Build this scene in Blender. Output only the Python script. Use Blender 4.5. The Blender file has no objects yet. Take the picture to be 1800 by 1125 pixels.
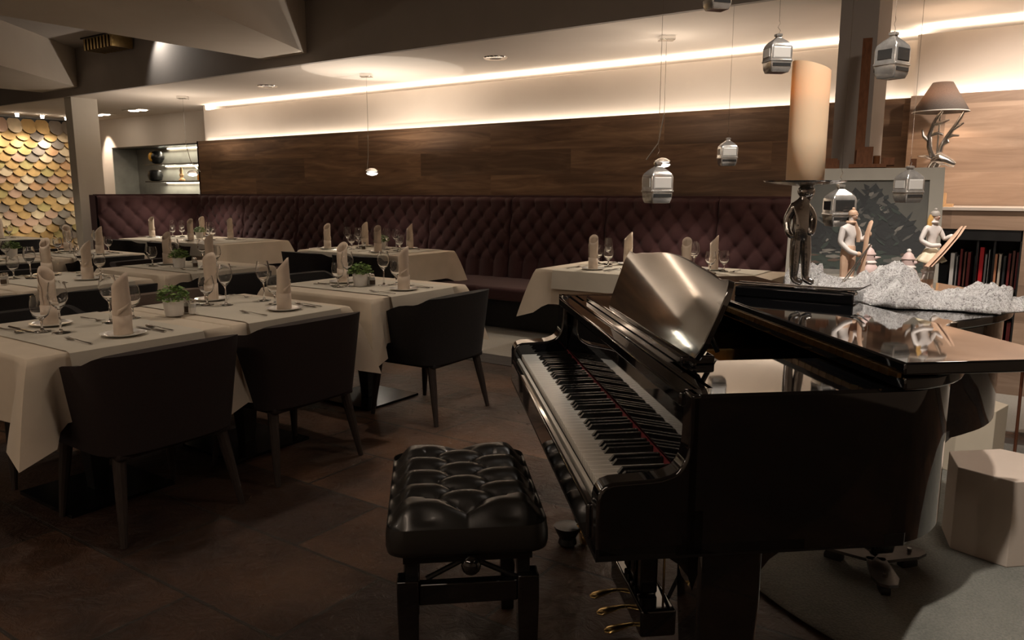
import bpy, bmesh, math, random
from mathutils import Vector, Matrix, noise
random.seed(7)
SC = bpy.context.scene
C = SC.collection
PI = math.pi
R = math.radians

# ------------------------------------------------------------------ helpers
class MB:
    def __init__(s): s.bm = bmesh.new(); s.mi = 0
    def _f(s, vs):
        try:
            f = s.bm.faces.new(vs); f.material_index = s.mi; return f
        except ValueError: return None
    def box(s, a, b, rot=None, c=None):
        x0, y0, z0 = a; x1, y1, z1 = b
        P = [Vector(p) for p in ((x0,y0,z0),(x1,y0,z0),(x1,y1,z0),(x0,y1,z0),(x0,y0,z1),(x1,y0,z1),(x1,y1,z1),(x0,y1,z1))]
        if rot is not None:
            c = Vector(c) if c is not None else (Vector(a)+Vector(b))/2
            P = [rot @ (p-c) + c for p in P]
        v = [s.bm.verts.new(p) for p in P]
        for f in ((0,3,2,1),(4,5,6,7),(0,1,5,4),(1,2,6,5),(2,3,7,6),(3,0,4,7)): s._f([v[i] for i in f])
        return s
    def bc(s, c, d, rot=None):
        c = Vector(c); d = Vector(d)/2
        return s.box(c-d, c+d, rot, c)
    def rings(s, rings, cap=True, close=True):
        R_ = [[s.bm.verts.new(p) for p in r] for r in rings]
        n = len(R_[0])
        for i in range(len(R_)-1):
            for j in range(n if close else n-1):
                k = (j+1) % n
                s._f([R_[i][j], R_[i][k], R_[i+1][k], R_[i+1][j]])
        if cap:
            s._f(list(reversed(R_[0]))); s._f(R_[-1])
        return R_
    def path(s, pts, rad, seg=8, cap=True, flat=1.0):
        pts = [Vector(p) for p in pts]
        if not hasattr(rad, '__len__'): rad = [rad]*len(pts)
        rings = []; up = None
        for i, p in enumerate(pts):
            t = (pts[min(i+1, len(pts)-1)] - pts[max(i-1, 0)]).normalized()
            if up is None:
                up = Vector((0,0,1)) if abs(t.z) < .9 else Vector((1,0,0))
            a = t.cross(up)
            if a.length < 1e-5: a = t.orthogonal()
            a.normalize(); b = a.cross(t).normalized(); up = b
            rings.append([p + a*math.cos(2*PI*j/seg)*rad[i] + b*math.sin(2*PI*j/seg)*rad[i]*flat for j in range(seg)])
        s.rings(rings, cap); return s
    def tube(s, a, b, r, r2=None, seg=12): return s.path([a, b], [r, r if r2 is None else r2], seg)
    def lathe(s, prof, seg=24, c=(0,0,0), cap=True, m=None):
        c = Vector(c)
        rings = []
        for r, z in prof:
            ring = [Vector((max(r,1e-4)*math.cos(2*PI*j/seg), max(r,1e-4)*math.sin(2*PI*j/seg), z)) for j in range(seg)]
            if m is not None: ring = [m @ p for p in ring]
            rings.append([p+c for p in ring])
        s.rings(rings, cap); return s
    def prism(s, pts, z0, z1, f=None):
        # polygon extruded; f maps (x,y,z)->point
        f = f or (lambda x, y, z: (x, y, z))
        s.rings([[f(x, y, z0) for x, y in pts], [f(x, y, z1) for x, y in pts]]); return s
    def grid(s, fn, nu, nv, closeu=False):
        G = [[s.bm.verts.new(fn(i/nu, j/nv)) for i in range(nu if closeu else nu+1)] for j in range(nv+1)]
        n = len(G[0])
        for j in range(nv):
            for i in range(n if closeu else n-1):
                k = (i+1) % n
                s._f([G[j][i], G[j][k], G[j+1][k], G[j+1][i]])
        return s
    def sphere(s, c, r, u=12, v=8, m=None):
        if not hasattr(r, '__len__'): r = (r, r, r)
        prof = []
        rings = []
        for i in range(v+1):
            a = -PI/2 + PI*i/v
            rr = max(math.cos(a), .004)
            ring = [Vector((r[0]*rr*math.cos(2*PI*j/u), r[1]*rr*math.sin(2*PI*j/u), r[2]*math.sin(a))) for j in range(u)]
            if m is not None: ring = [m @ p for p in ring]
            rings.append([p+Vector(c) for p in ring])
        s.rings(rings); return s
    def xf(s, M):
        bmesh.ops.transform(s.bm, matrix=M, verts=s.bm.verts); return s

def ob(name, mb, mat, parent=None, smooth=True, bevel=0, loc=None, rotz=None, ang=35, bseg=2, mats=None, norm=True):
    me = bpy.data.meshes.new(name)
    if norm: bmesh.ops.recalc_face_normals(mb.bm, faces=mb.bm.faces)
    mb.bm.to_mesh(me); mb.bm.free()
    for m in (mats or [mat]): me.materials.append(m)
    if smooth:
        me.shade_smooth()
        try: me.set_sharp_from_angle(angle=R(ang))
        except Exception: pass
    o = bpy.data.objects.new(name, me); C.objects.link(o)
    if parent: o.parent = parent
    if loc: o.location = loc
    if rotz is not None: o.rotation_euler = (0, 0, rotz)
    if bevel:
        m = o.modifiers.new('bevel', 'BEVEL'); m.width = bevel; m.segments = bseg; m.limit_method = 'ANGLE'; m.angle_limit = R(40)
    return o
def tag(o, label, cat, group=None):
    o['label'] = label; o['category'] = cat
    if group: o['group'] = group
    return o
def thing(name, label, cat, loc=(0,0,0), rotz=0, group=None):
    o = bpy.data.objects.new(name, None); C.objects.link(o)
    o.empty_display_size = .05; o.location = loc; o.rotation_euler = (0, 0, rotz)
    return tag(o, label, cat, group)
def struct(name, mb, mat, **k):
    o = ob(name, mb, mat, **k); o['kind'] = 'structure'; return o
def kids(o): return [c for c in bpy.data.objects if c.parent == o]
def dup(root, loc, rotz, label, group=None):
    def rec(o, par):
        c = o.copy(); C.objects.link(c); c.parent = par
        for ch in KIDS[o.name]: rec(ch, c)
        return c
    def reg(o):
        KIDS[o.name] = kids(o)
        for ch in KIDS[o.name]: reg(ch)
    if root.name not in KIDS: reg(root)
    r = rec(root, None)
    r.location = loc; r.rotation_euler = (0, 0, rotz); r['label'] = label
    if group: r['group'] = group
    return r
KIDS = {}
def sm(a, b, x):
    t = max(0, min(1, (x-a)/(b-a))); return t*t*(3-2*t)
def catmull(P, n=6, closed=False):
    out = []; N = len(P)
    rng = range(N) if closed else range(N-1)
    for i in rng:
        p0 = P[(i-1) % N] if closed or i > 0 else P[0]
        p1 = P[i]; p2 = P[(i+1) % N]
        p3 = P[(i+2) % N] if closed or i+2 < N else P[-1]
        for k in range(n):
            t = k/n
            out.append(tuple(.5*((2*b)+(-a+c)*t+(2*a-5*b+4*c-d)*t*t+(-a+3*b-3*c+d)*t**3) for a, b, c, d in zip(p0, p1, p2, p3)))
    if not closed: out.append(tuple(P[-1]))
    return out

# ------------------------------------------------------------------ materials
def mat(name, col=(.5,.5,.5), rough=.5, metal=0, spec=.5, coat=0, sheen=0, trans=0, ior=1.45, emis=None, es=0, sss=0, aniso=0):
    m = bpy.data.materials.new(name); m.use_nodes = True
    b = m.node_tree.nodes['Principled BSDF']
    def S(k, v):
        if k in b.inputs: b.inputs[k].default_value = v
    S('Base Color', (*col, 1)); S('Roughness', rough); S('Metallic', metal); S('Specular IOR Level', spec)
    S('Coat Weight', coat); S('Coat Roughness', .03); S('Sheen Weight', sheen); S('Transmission Weight', trans); S('IOR', ior)
    S('Anisotropic', aniso)
    if sss: S('Subsurface Weight', sss); S('Subsurface Scale', .03)
    if emis: S('Emission Color', (*emis, 1)); S('Emission Strength', es)
    return m
def nodes(m): return m.node_tree.nodes, m.node_tree.links, m.node_tree.nodes['Principled BSDF']
def coords(m, scale=(1,1,1), kind='Object', rot=(0,0,0)):
    N, L, B = nodes(m)
    t = N.new('ShaderNodeTexCoord'); mp = N.new('ShaderNodeMapping')
    mp.inputs['Scale'].default_value = scale; mp.inputs['Rotation'].default_value = rot
    L.new(t.outputs[kind], mp.inputs['Vector']); return mp.outputs['Vector']
def ntex(m, scale=5, det=4, vec=None, rough=.55, dist=0):
    N, L, B = nodes(m)
    n = N.new('ShaderNodeTexNoise'); n.inputs['Scale'].default_value = scale; n.inputs['Detail'].default_value = det
    n.inputs['Roughness'].default_value = rough; n.inputs['Distortion'].default_value = dist
    if vec is not None: L.new(vec, n.inputs['Vector'])
    return n
def ramp(m, fac, stops, mode='LINEAR'):
    N, L, B = nodes(m)
    r = N.new('ShaderNodeValToRGB'); r.color_ramp.interpolation = mode
    e = r.color_ramp.elements
    while len(e) < len(stops): e.new(.5)
    for i, (p, c) in enumerate(stops): e[i].position = p; e[i].color = (*c, 1)
    L.new(fac, r.inputs['Fac']); return r.outputs['Color']
def mixc(m, fac, a, b, mode='MIX'):
    N, L, B = nodes(m)
    x = N.new('ShaderNodeMix'); x.data_type = 'RGBA'; x.blend_type = mode
    def put(i, v):
        if isinstance(v, (int, float)): x.inputs[i].default_value = v
        elif isinstance(v, tuple): x.inputs[i].default_value = (*v, 1)
        else: L.new(v, x.inputs[i])
    put(0, fac); put(6, a); put(7, b); return x.outputs[2]
def bump(m, h, strength=.3, dist=.01, prev=None):
    N, L, B = nodes(m)
    b = N.new('ShaderNodeBump'); b.inputs['Strength'].default_value = strength; b.inputs['Distance'].default_value = dist
    L.new(h, b.inputs['Height'])
    if prev is not None: L.new(prev, b.inputs['Normal'])
    L.new(b.outputs['Normal'], B.inputs['Normal']); return b.outputs['Normal']
def setc(m, sock, k='Base Color'):
    N, L, B = nodes(m); L.new(sock, B.inputs[k])
def noisy(m, a, b, scale=20, bs=.15, bd=.003, det=4, vec=None):
    n = ntex(m, scale, det, vec or coords(m)); setc(m, ramp(m, n.outputs['Fac'], [(.3, a), (.7, b)]))
    if bs: bump(m, n.outputs['Fac'], bs, bd)
    return m

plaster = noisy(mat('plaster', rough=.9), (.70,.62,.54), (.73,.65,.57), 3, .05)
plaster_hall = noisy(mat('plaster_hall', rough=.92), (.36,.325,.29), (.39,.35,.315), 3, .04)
plaster_beam = noisy(mat('plaster_beam', rough=.92), (.66,.58,.49), (.69,.61,.52), 3, .04)
col_white = noisy(mat('column_plaster', rough=.9), (.74,.70,.62), (.77,.73,.65), 6, .05)
black_lac = mat('piano_black', (.004,.004,.0045), .04, spec=.6, coat=1)
n_ = ntex(black_lac, 3, 2, coords(black_lac)); bump(black_lac, n_.outputs['Fac'], .02, .003)
black_satin = noisy(mat('black_satin', rough=.35), (.006,.006,.006), (.011,.01,.01), 30, .05)
desk_lac = mat('desk_black', (.006,.006,.006), .06, spec=.9, coat=1, ior=2.1)
brass = noisy(mat('brass', rough=.22, metal=1), (.60,.42,.16), (.72,.52,.24), 30, .02)
brass_dark = noisy(mat('brass_hinge', rough=.35, metal=1), (.20,.11,.04), (.32,.20,.08), 30, .05)
chrome = noisy(mat('chrome', rough=.08, metal=1), (.78,.77,.75), (.85,.84,.82), 8, .02)
silver = noisy(mat('antique_silver', rough=.2, metal=1), (.5,.49,.47), (.72,.7,.67), 25, .12)
pewter = noisy(mat('pewter', rough=.16, metal=1), (.40,.39,.38), (.60,.585,.57), 22, .35, .006)
ivory = noisy(mat('key_ivory', rough=.18), (.62,.61,.56), (.66,.65,.60), 9, .0)
ebony = noisy(mat('key_black', rough=.25), (.006,.006,.006), (.012,.012,.012), 9, .0)
red_felt = noisy(mat('red_felt', rough=.95), (.12,.012,.018), (.17,.018,.025), 90, .2)
leather = mat('black_leather', (.012,.0115,.010), .36, spec=.8, coat=.15)
v_ = ntex(leather, 160, 3, coords(leather)); w_ = ntex(leather, 9, 3, coords(leather)); n1 = bump(leather, v_.outputs['Fac'], .12, .001); bump(leather, w_.outputs['Fac'], .15, .006, n1)
velvet = mat('aubergine_fabric', rough=.85, sheen=.08); noisy(velvet, (.040,.0125,.013), (.058,.019,.020), 220, .25, .001)
linen = mat('linen', rough=.88, sheen=.1); noisy(linen, (.56,.48,.375), (.62,.53,.42), 6, .12, .004)
linen2 = mat('linen_runner', rough=.88, sheen=.1); noisy(linen2, (.50,.46,.38), (.55,.505,.42), 6, .1, .004)
napk = mat('napkin_linen', rough=.85, sheen=.1); noisy(napk, (.60,.49,.385), (.68,.56,.45), 14, .2, .004)
fab_black = mat('black_fabric', rough=.92); noisy(fab_black, (.010,.009,.009), (.018,.016,.016), 150, .2, .001)
fab_brown = mat('brown_fabric', rough=.92); noisy(fab_brown, (.013,.0075,.007), (.020,.011,.010), 150, .2, .001)
fab_taupe = mat('taupe_fabric', rough=.92); noisy(fab_taupe, (.10,.07,.055), (.13,.095,.075), 150, .2, .001)
dark_wood = mat('dark_leg_wood', rough=.4); noisy(dark_wood, (.020,.014,.012), (.036,.026,.021), 20, .1, .002, vec=coords(dark_wood, (8,8,1)))
metal_black = noisy(mat('black_metal', rough=.3, metal=.6), (.02,.02,.02), (.035,.035,.035), 30, .05)
china = noisy(mat('white_china', rough=.12, coat=.4), (.76,.74,.70), (.80,.78,.74), 6, 0)
pot_white = noisy(mat('white_pot', rough=.4), (.74,.72,.69), (.78,.76,.73), 12, .03)
steel = noisy(mat('cutlery_steel', rough=.15, metal=1), (.55,.53,.5), (.66,.64,.61), 20, .02)
leafm = mat('leaf_green', rough=.6); noisy(leafm, (.04,.10,.02), (.22,.33,.08), 60, .1)
glass = mat('clear_glass', (1,1,1), 0.0, trans=1, ior=1.45)
salt = noisy(mat('salt', rough=.9), (.75,.73,.7), (.85,.83,.8), 90, .1)
pepper = noisy(mat('pepper', rough=.9), (.05,.035,.025), (.15,.11,.08), 190, .2)
easel_wood = mat('easel_wood', rough=.6, spec=.25); noisy(easel_wood, (.13,.047,.016), (.20,.078,.03), 12, .05, .002, vec=coords(easel_wood, (6,6,1)))
light_wood = mat('light_wood', rough=.45); noisy(light_wood, (.55,.33,.16), (.68,.43,.22), 10, .05, .002, vec=coords(light_wood, (6,6,1)))
frame_grey = noisy(mat('frame_grey', rough=.6), (.43,.40,.34), (.47,.44,.37), 9, .03)
hexm = noisy(mat('stool_laminate', rough=.55), (.56,.47,.40), (.60,.51,.43), 5, .03)
hexm2 = noisy(mat('stool_pale', rough=.55), (.62,.54,.42), (.66,.58,.46), 5, .03)
niche_back = noisy(mat('niche_stone', rough=.45), (.24,.235,.21), (.42,.41,.37), 2.2, .1, .004)
niche_dark = noisy(mat('niche_dark', rough=.35), (.03,.028,.025), (.05,.047,.042), 6, .05)
shelf_black = noisy(mat('shelf_black', rough=.4), (.010,.010,.010), (.018,.018,.018), 8, .05)
copper = noisy(mat('copper_metal', rough=.35, metal=.8), (.25,.10,.06), (.34,.15,.09), 8, .05)
wax = mat('candle_wax', (.80,.62,.42), .55, sss=.0); noisy(wax, (.78,.60,.41), (.82,.65,.46), 5, .03)
nb, lb, bb = nodes(wax)
tr = nb.new('ShaderNodeBsdfTranslucent'); tr.inputs['Color'].default_value = (1,.74,.28,1)
mx = nb.new('ShaderNodeMixShader'); mx.inputs[0].default_value = .16
outn = [n for n in nb if n.type == 'OUTPUT_MATERIAL'][0]
lb.new(bb.outputs[0], mx.inputs[1]); lb.new(tr.outputs[0], mx.inputs[2]); lb.new(mx.outputs[0], outn.inputs['Surface'])
shade_in = mat('shade_inner', (.75,.70,.62), .8)
shade = mat('shade_fabric', rough=.9); noisy(shade, (.10,.088,.078), (.20,.175,.155), 260, .4, .001)
nb, lb, bb = nodes(shade)
tr = nb.new('ShaderNodeBsdfTranslucent'); tr.inputs['Color'].default_value = (.9,.6,.4,1)
mx = nb.new('ShaderNodeMixShader'); mx.inputs[0].default_value = .14
outn = [n for n in nb if n.type == 'OUTPUT_MATERIAL'][0]
lb.new(bb.outputs[0], mx.inputs[1]); lb.new(tr.outputs[0], mx.inputs[2]); lb.new(mx.outputs[0], outn.inputs['Surface'])
lens_glow = mat('lens_glow', (.8,.8,.8), .1, emis=(1,.92,.8), es=1.6)
lamp_glow = mat('lamp_glow', (1,1,1), .5, emis=(1,.85,.68), es=14)
led_glow = mat('led_glow', (1,1,1), .5, emis=(1,.82,.58), es=8)
cer_white = noisy(mat('figure_white', rough=.45), (.72,.66,.62), (.78,.72,.68), 40, .1)
cer_tan = noisy(mat('figure_tan', rough=.5), (.58,.37,.25), (.66,.45,.32), 30, .1)
cer_pink = noisy(mat('figure_pink', rough=.5), (.62,.46,.43), (.70,.54,.51), 30, .1)
cer_skin = noisy(mat('figure_skin', rough=.5), (.66,.46,.36), (.70,.50,.40), 30, .05)
cer_hair = noisy(mat('figure_hair', rough=.5), (.55,.30,.08), (.68,.42,.15), 60, .3)
cer_grey = noisy(mat('figure_grey', rough=.5), (.33,.29,.26), (.40,.36,.32), 60, .1)
wrapm = mat('silver_mesh', rough=.3, metal=.6)
vn = ntex(wrapm, 75, 8, coords(wrapm), .85, 2.5)
setc(wrapm, ramp(wrapm, vn.outputs['Fac'], [(.40, (.16,.15,.15)), (.47, (.60,.58,.57)), (.54, (1,1,1))]))  # brightest stops paint the sparkle of the mesh into its colour
bump(wrapm, vn.outputs['Fac'], .9, .006)

# walnut planks for walls
def planks(name, a, b, c, bw=1.9, bh=.24, rough=.42, off=.5, rot=(R(90),0,0)):
    m = mat(name, rough=rough)
    N, L, B = nodes(m)
    v = coords(m, (1,1,1), rot=rot)
    br = N.new('ShaderNodeTexBrick'); L.new(v, br.inputs['Vector'])
    br.inputs['Scale'].default_value = 1; br.inputs['Brick Width'].default_value = bw; br.inputs['Row Height'].default_value = bh
    br.inputs['Mortar Size'].default_value = .0015; br.offset = off; br.offset_frequency = 2
    br.inputs['Color1'].default_value = (0,0,0,1); br.inputs['Color2'].default_value = (1,1,1,1); br.inputs['Mortar'].default_value = (.5,.5,.5,1)
    mp = N.new('ShaderNodeMapping'); mp.inputs['Scale'].default_value = (.55,5,5)
    L.new(v, mp.inputs['Vector'])
    ad = N.new('ShaderNodeVectorMath'); ad.operation = 'MULTIPLY_ADD'
    L.new(br.outputs['Color'], ad.inputs[0]); ad.inputs[1].default_value = (7,13,5); L.new(mp.outputs[0], ad.inputs[2])
    n = ntex(m, 2.4, 7, ad.outputs[0], .6, 1.1)
    g = ramp(m, n.outputs['Fac'], [(.3, a), (.52, b), (.72, c)])
    t = mixc(m, br.outputs['Color'], (.66,.64,.62), (1.22,1.16,1.08))
    setc(m, mixc(m, 1.0, g, t, 'MULTIPLY'))
    bump(m, n.outputs['Fac'], .08, .002)
    return m
walnut = planks('walnut_planks', (.100,.058,.036), (.180,.108,.066), (.29,.185,.115))
walnut_pale = planks('walnut_pale', (.27,.19,.14), (.36,.26,.195), (.46,.345,.265), bw=1.3, bh=.235)

# slate floor
slate = mat('slate_tiles', rough=.3)
N, L, B = nodes(slate)
v = coords(slate)
br = N.new('ShaderNodeTexBrick'); L.new(v, br.inputs['Vector'])
br.inputs['Scale'].default_value = 1; br.inputs['Brick Width'].default_value = .86; br.inputs['Row Height'].default_value = .43
br.inputs['Mortar Size'].default_value = .007; br.inputs['Mortar Smooth'].default_value = .3
br.inputs['Color1'].default_value = (.10,.10,.10,1); br.inputs['Color2'].default_value = (.9,.9,.9,1); br.inputs['Mortar'].default_value = (0,0,0,1)
n0 = ntex(slate, 2.2, 5, v); n2 = ntex(slate, 13, 8, v, .68, 1.6)
big = ramp(slate, n0.outputs['Fac'], [(.3, (.024,.018,.016)), (.5, (.060,.036,.025)), (.72, (.105,.062,.038))])
til = mixc(slate, br.outputs['Color'], (.42,.40,.44), (1.8,1.55,1.30))
c0 = mixc(slate, 1.0, big, til, 'MULTIPLY')
setc(slate, mixc(slate, br.outputs['Fac'], c0, (.03,.025,.02)))
rr = N.new('ShaderNodeMapRange'); L.new(n2.outputs['Fac'], rr.inputs['Value']); rr.inputs['To Min'].default_value = .20; rr.inputs['To Max'].default_value = .42
L.new(rr.outputs[0], B.inputs['Roughness'])
b1 = bump(slate, n2.outputs['Fac'], .8, .018)
bm_ = N.new('ShaderNodeMath'); bm_.operation = 'SUBTRACT'; bm_.inputs[0].default_value = 1; L.new(br.outputs['Fac'], bm_.inputs[1])
bump(slate, bm_.outputs[0], .5, .004, b1)
slate_grey = noisy(mat('slate_grey', rough=.45), (.035,.033,.033), (.06,.056,.054), 9, .5, .01)
carpet = noisy(mat('carpet_grey', rough=.98), (.30,.285,.25), (.36,.34,.30), 120, .5, .004)
rug_m = mat('rug_pile', rough=1.0, sheen=.3)
nr1 = ntex(rug_m, 5, 4, coords(rug_m)); nr2 = ntex(rug_m, 130, 4, coords(rug_m))
ca = ramp(rug_m, nr1.outputs['Fac'], [(.35, (.085,.09,.075)), (.65, (.17,.165,.14))])
setc(rug_m, mixc(rug_m, .5, ca, ramp(rug_m, nr2.outputs['Fac'], [(.35, (.10,.10,.085)), (.65, (.24,.235,.20))]), 'MIX'))
bump(rug_m, nr2.outputs['Fac'], .8, .006)

# ------------------------------------------------------------------ room shell
ZC, ZH, YS = 2.45, 3.0, 5.09
struct('floor', MB().box((-13.6,-3.2,-.06), (3.2,4.8,0)), slate, smooth=False)
struct('trim_1', MB().box((-13.6,4.55,.0), (-.95,4.8,.004)).box((-.36,4.42,.0), (3.2,4.66,.004)), slate_grey, smooth=False)['label'] = 'dark slate border strip in the floor'
struct('trim_2', MB().box((-13.6,4.8,-.06), (3.2,7.1,.006)), carpet, smooth=False)['label'] = 'grey carpet strip along the wall'
struct('ceiling', MB().box((-13.6,YS,ZC), (3.2,7.1,ZC+.05)), plaster, smooth=False)
m = MB(); m.box((-13.6,-3.2,ZH), (3.2,YS+.05,ZH+.05)); m.box((-13.6,YS-.04,ZC+.001), (3.2,YS-.0005,ZH))
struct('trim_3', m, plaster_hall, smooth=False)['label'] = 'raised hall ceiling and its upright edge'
struct('wall_back', MB().box((-13.6,7.02,0), (-9.75,7.1,1.2)).box((-13.6,7.02,1.99), (-9.75,7.1,ZC)).box((-13.6,7.02,1.2), (-12.98,7.1,1.99))
       .box((-9.73,6.62,0), (-.88,6.66,2.38)).box((-9.77,6.62,0), (-9.73,7.1,ZC)).box((-9.75,7.02,0), (3.2,7.1,ZC))
       .box((-.84,6.42,1.17), (3.2,6.46,2.385)).box((-.88,6.42,1.17), (-.84,6.66,2.385)), plaster, smooth=False)
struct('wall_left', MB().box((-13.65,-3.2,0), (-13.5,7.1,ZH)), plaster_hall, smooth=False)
struct('wall_right', MB().box((3.2,-3.2,0), (3.3,7.1,ZH)), plaster, smooth=False)
struct('wall_front', MB().box((-13.6,-3.3,0), (3.2,-3.2,ZH)), plaster, smooth=False)
# walnut cladding
m = MB().box((-9.80,6.50,1.15), (-.86,6.54,1.957)).box((-9.80,6.50,1.15), (-9.77,7.02,1.957))
tag(ob('wood_wall_panel', m, walnut, smooth=False), 'long dark walnut plank cladding on the wall above the tufted banquette', 'wall panel')
m = MB().box((-.85,6.32,1.175), (3.2,6.36,1.95)).box((-.88,6.32,1.175), (-.85,6.50,1.95))
tag(ob('wood_wall_panel', m, walnut_pale, smooth=False), 'pale lit wood plank panel behind the stag lamp', 'wall panel')

# columns (each stands from floor to the soffit)
tag(ob('column', MB().box((-10.45,5.09,0), (-10.28,5.42,ZC)), col_white, smooth=False), 'white square column at the left by the gold scale wall', 'column')
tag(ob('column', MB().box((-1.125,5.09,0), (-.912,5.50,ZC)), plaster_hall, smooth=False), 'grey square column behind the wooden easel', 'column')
# wedge shaped beams
def beam(name, pts, label, z0=2.54):
    o = struct(name, MB().prism(pts, z0, ZH), plaster_beam, smooth=False); o['label'] = label
beam('trim_4', [(-6.41,-3.2), (-1.63,-3.2), (-5.82,5.09), (-6.41,5.09)], 'wedge shaped ceiling beam nearest the camera')
beam('trim_5', [(-10.9,-3.2), (-5.0,0.2), (-8.92,3.75), (-10.03,5.09), (-10.9,5.09)], 'wedge shaped ceiling beam at the left')

# gold lattice lamp in the recess
t = thing('ceiling_lattice_lamp', 'gold ribbed lattice lamp high in the ceiling recess', 'ceiling lamp', (-8.95,4.9,2.86))
m = MB()
for i in range(9): m.box((-.3+i*.07,-.12,.0), (-.265+i*.07,.12,.14))
ob('lattice', m, brass, t, smooth=False)
ob('housing', MB().box((-.33,-.14,.125), (.33,.14,.14)), metal_black, t, smooth=False)
# ------------------------------------------------------------------ gold scale wall
t = thing('scale_wall_panel', 'wall panel of overlapping gold, copper and grey round scales', 'wall decoration', (-13.5,5.3,0))
ob('backing', MB().box((0,-1.9,.25), (.04,1.68,2.42)), shelf_black, t, smooth=False)
gm = [noisy(mat('scale_%s' % nme, rough=.38, metal=.55), tuple(x*.85 for x in c), c, 12, .05) for nme, c in
      (('gold', (.66,.44,.19)), ('pale', (.76,.62,.42)), ('copper', (.66,.40,.22)), ('grey', (.30,.26,.22)), ('olive', (.55,.46,.20)), ('rose', (.62,.42,.31)))]
m = MB(); rad = .118
rows = 18
for r_ in range(rows):
    z = 2.30 - r_*.112
    for c_ in range(17):
        y = -1.8 + c_*.205 + (.1025 if r_ % 2 else 0)
        m.mi = random.choice([0,0,1,1,2,3,3,4,5,0])
        n = 16
        def sp(a, dx): 
            yy = rad*.97*math.cos(a); zz = rad*1.05*math.sin(a)
            return (.065 + dx - zz*.30, y+yy, z+zz)
        m.rings([[sp(2*PI*k/n, 0) for k in range(n)], [sp(2*PI*k/n, .006) for k in range(n)]])
ob('scales', m, None, t, mats=gm, smooth=False)
for i, yy in enumerate((5.62,5.98,6.34,4.9)):
    s_ = thing('track_spot', 'small ceiling spotlight above the gold scale wall', 'spotlight', (-13.0,yy,ZC), 0, 'spotlights over the gold scale wall')
    ob('base', MB().lathe([(.035,-.012),(.035,0)], 16), chrome, s_)
    ob('spot_head', MB().lathe([(.022,-.06),(.028,-.012)], 16), lamp_glow, s_)

# ------------------------------------------------------------------ niche shelves in the back wall
t = thing('niche_shelf_unit', 'dark stone lined wall niche with two lit shelves beside the walnut wall', 'shelf unit', (-11.7,7.02,1.2))
X0, X1, D = -1.28, 1.93, .42
m = MB().box((X0,D,0), (X1,D+.03,.79)); m.box((X0,0,0), (X0+.02,D,.79)); ob('back_panel', m, niche_back, t, smooth=False)
m = MB().box((X0,0,.77), (X1,D,.79)).box((X0,0,0), (X1,D,.015)).box((X1-.03,-.03,0), (X1,D,.79)); ob('niche_frame', m, shelf_black, t, smooth=False)
for z in (.215,.485):
    s_ = ob('shelf', MB().box((-.45,.06,z), (X1-.03,D,z+.02)), niche_dark, t, smooth=False)
    ob('led_strip', MB().box((-.4,D-.02,z-.012), (X1-.05,D-.008,z-.002)), led_glow, s_, smooth=False)
ob('led_strip', MB().box((-.3,D-.03,.752), (X1-.05,D-.015,.765)), led_glow, t, smooth=False)
def on_niche(x, z): return (-11.7+x, 7.02+.2, 1.2+z+.0005)
b = thing('round_vase', 'dark round vase with amber eye standing on the top niche shelf', 'vase', on_niche(-.30,.505))
ob('body', MB().lathe([(.02,0),(.07,.02),(.115,.09),(.115,.13),(.07,.20),(.03,.215)], 24), black_satin, b)
ob('amber_spot', MB().sphere((-.015,-.088,.115), (.05,.040,.075)), mat('amber', (.8,.42,.06), .3), b)
b = thing('round_vase', 'black round pot standing on the middle niche shelf', 'vase', on_niche(-.38,.235))
ob('body', MB().lathe([(.05,0),(.10,.02),(.12,.09),(.10,.16),(.05,.18)], 24), black_satin, b)
b = thing('carved_figurine', 'small slim carved figurine on the middle niche shelf', 'figurine', on_niche(.36,.235))
ob('body', MB().lathe([(.045,0),(.05,.02),(.02,.05),(.035,.09),(.02,.13),(.028,.16),(.01,.21)], 12), light_wood, b)
b = thing('whisky_glass', 'square glass tumbler of amber drink on the middle niche shelf', 'glass', on_niche(.98,.235))
ob('tumbler', MB().box((-.13,-.05,0), (.13,.05,.16)), mat('thin_glass', (.5,.5,.45), .05, trans=.0, spec=.8), b, smooth=False)
ob('drink', MB().box((-.125,-.055,.01), (.125,-.02,.095)), mat('amber_drink', (.45,.17,.03), .1, spec=.8), b, smooth=False)
# ------------------------------------------------------------------ bookshelf cabinet on the right
t = thing('bookcase_cabinet', 'long pale wood cabinet with black open bookshelf under the stag lamp', 'cabinet', (-.5,5.67,0))
m = MB().box((-.75,0,1.04), (3.7,.64,1.175)).box((-.75,.58,0), (3.7,.64,1.04)).box((.395,0,.0), (3.7,.6,1.04)).box((-.75,0,0), (.395,.6,.30))
ob('carcass', m, walnut_pale, t, smooth=False)
m = MB().box((-.74,.4,.30), (.39,.41,1.04)).box((.385,.005,.30), (.394,.4,1.04)).box((-.74,.005,.972), (.39,.4,1.04)).box((-.74,.005,.30), (.39,.4,.306))
ob('black_lining', m, shelf_black, t, smooth=False)
ob('ledge_board', MB().box((-.75,-.012,1.158), (3.7,.64,1.1765)), noisy(mat('ledge_highlight', rough=.5), (.62,.54,.46), (.68,.60,.52), 8, .03), t, smooth=False)  # pale colour paints the highlight of the lit ledge top
for z in (.655,.49): ob('shelf', MB().box((-.74,.01,z), (.385,.4,z+.014)), black_satin, t, smooth=False)
for x in (.155,.247,-.25): ob('divider', MB().box((x,.01,.669), (x+.012,.4,.972)), metal_black, t, smooth=False)
bcols = {'white': (.72,.70,.66), 'grey': (.30,.29,.28), 'dark red': (.16,.02,.018), 'brown': (.13,.045,.03), 'bright red': (.55,.015,.02), 'orange': (.62,.26,.13),
         'cream': (.62,.53,.42), 'black': (.03,.03,.03), 'pale grey': (.5,.49,.47)}
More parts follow.
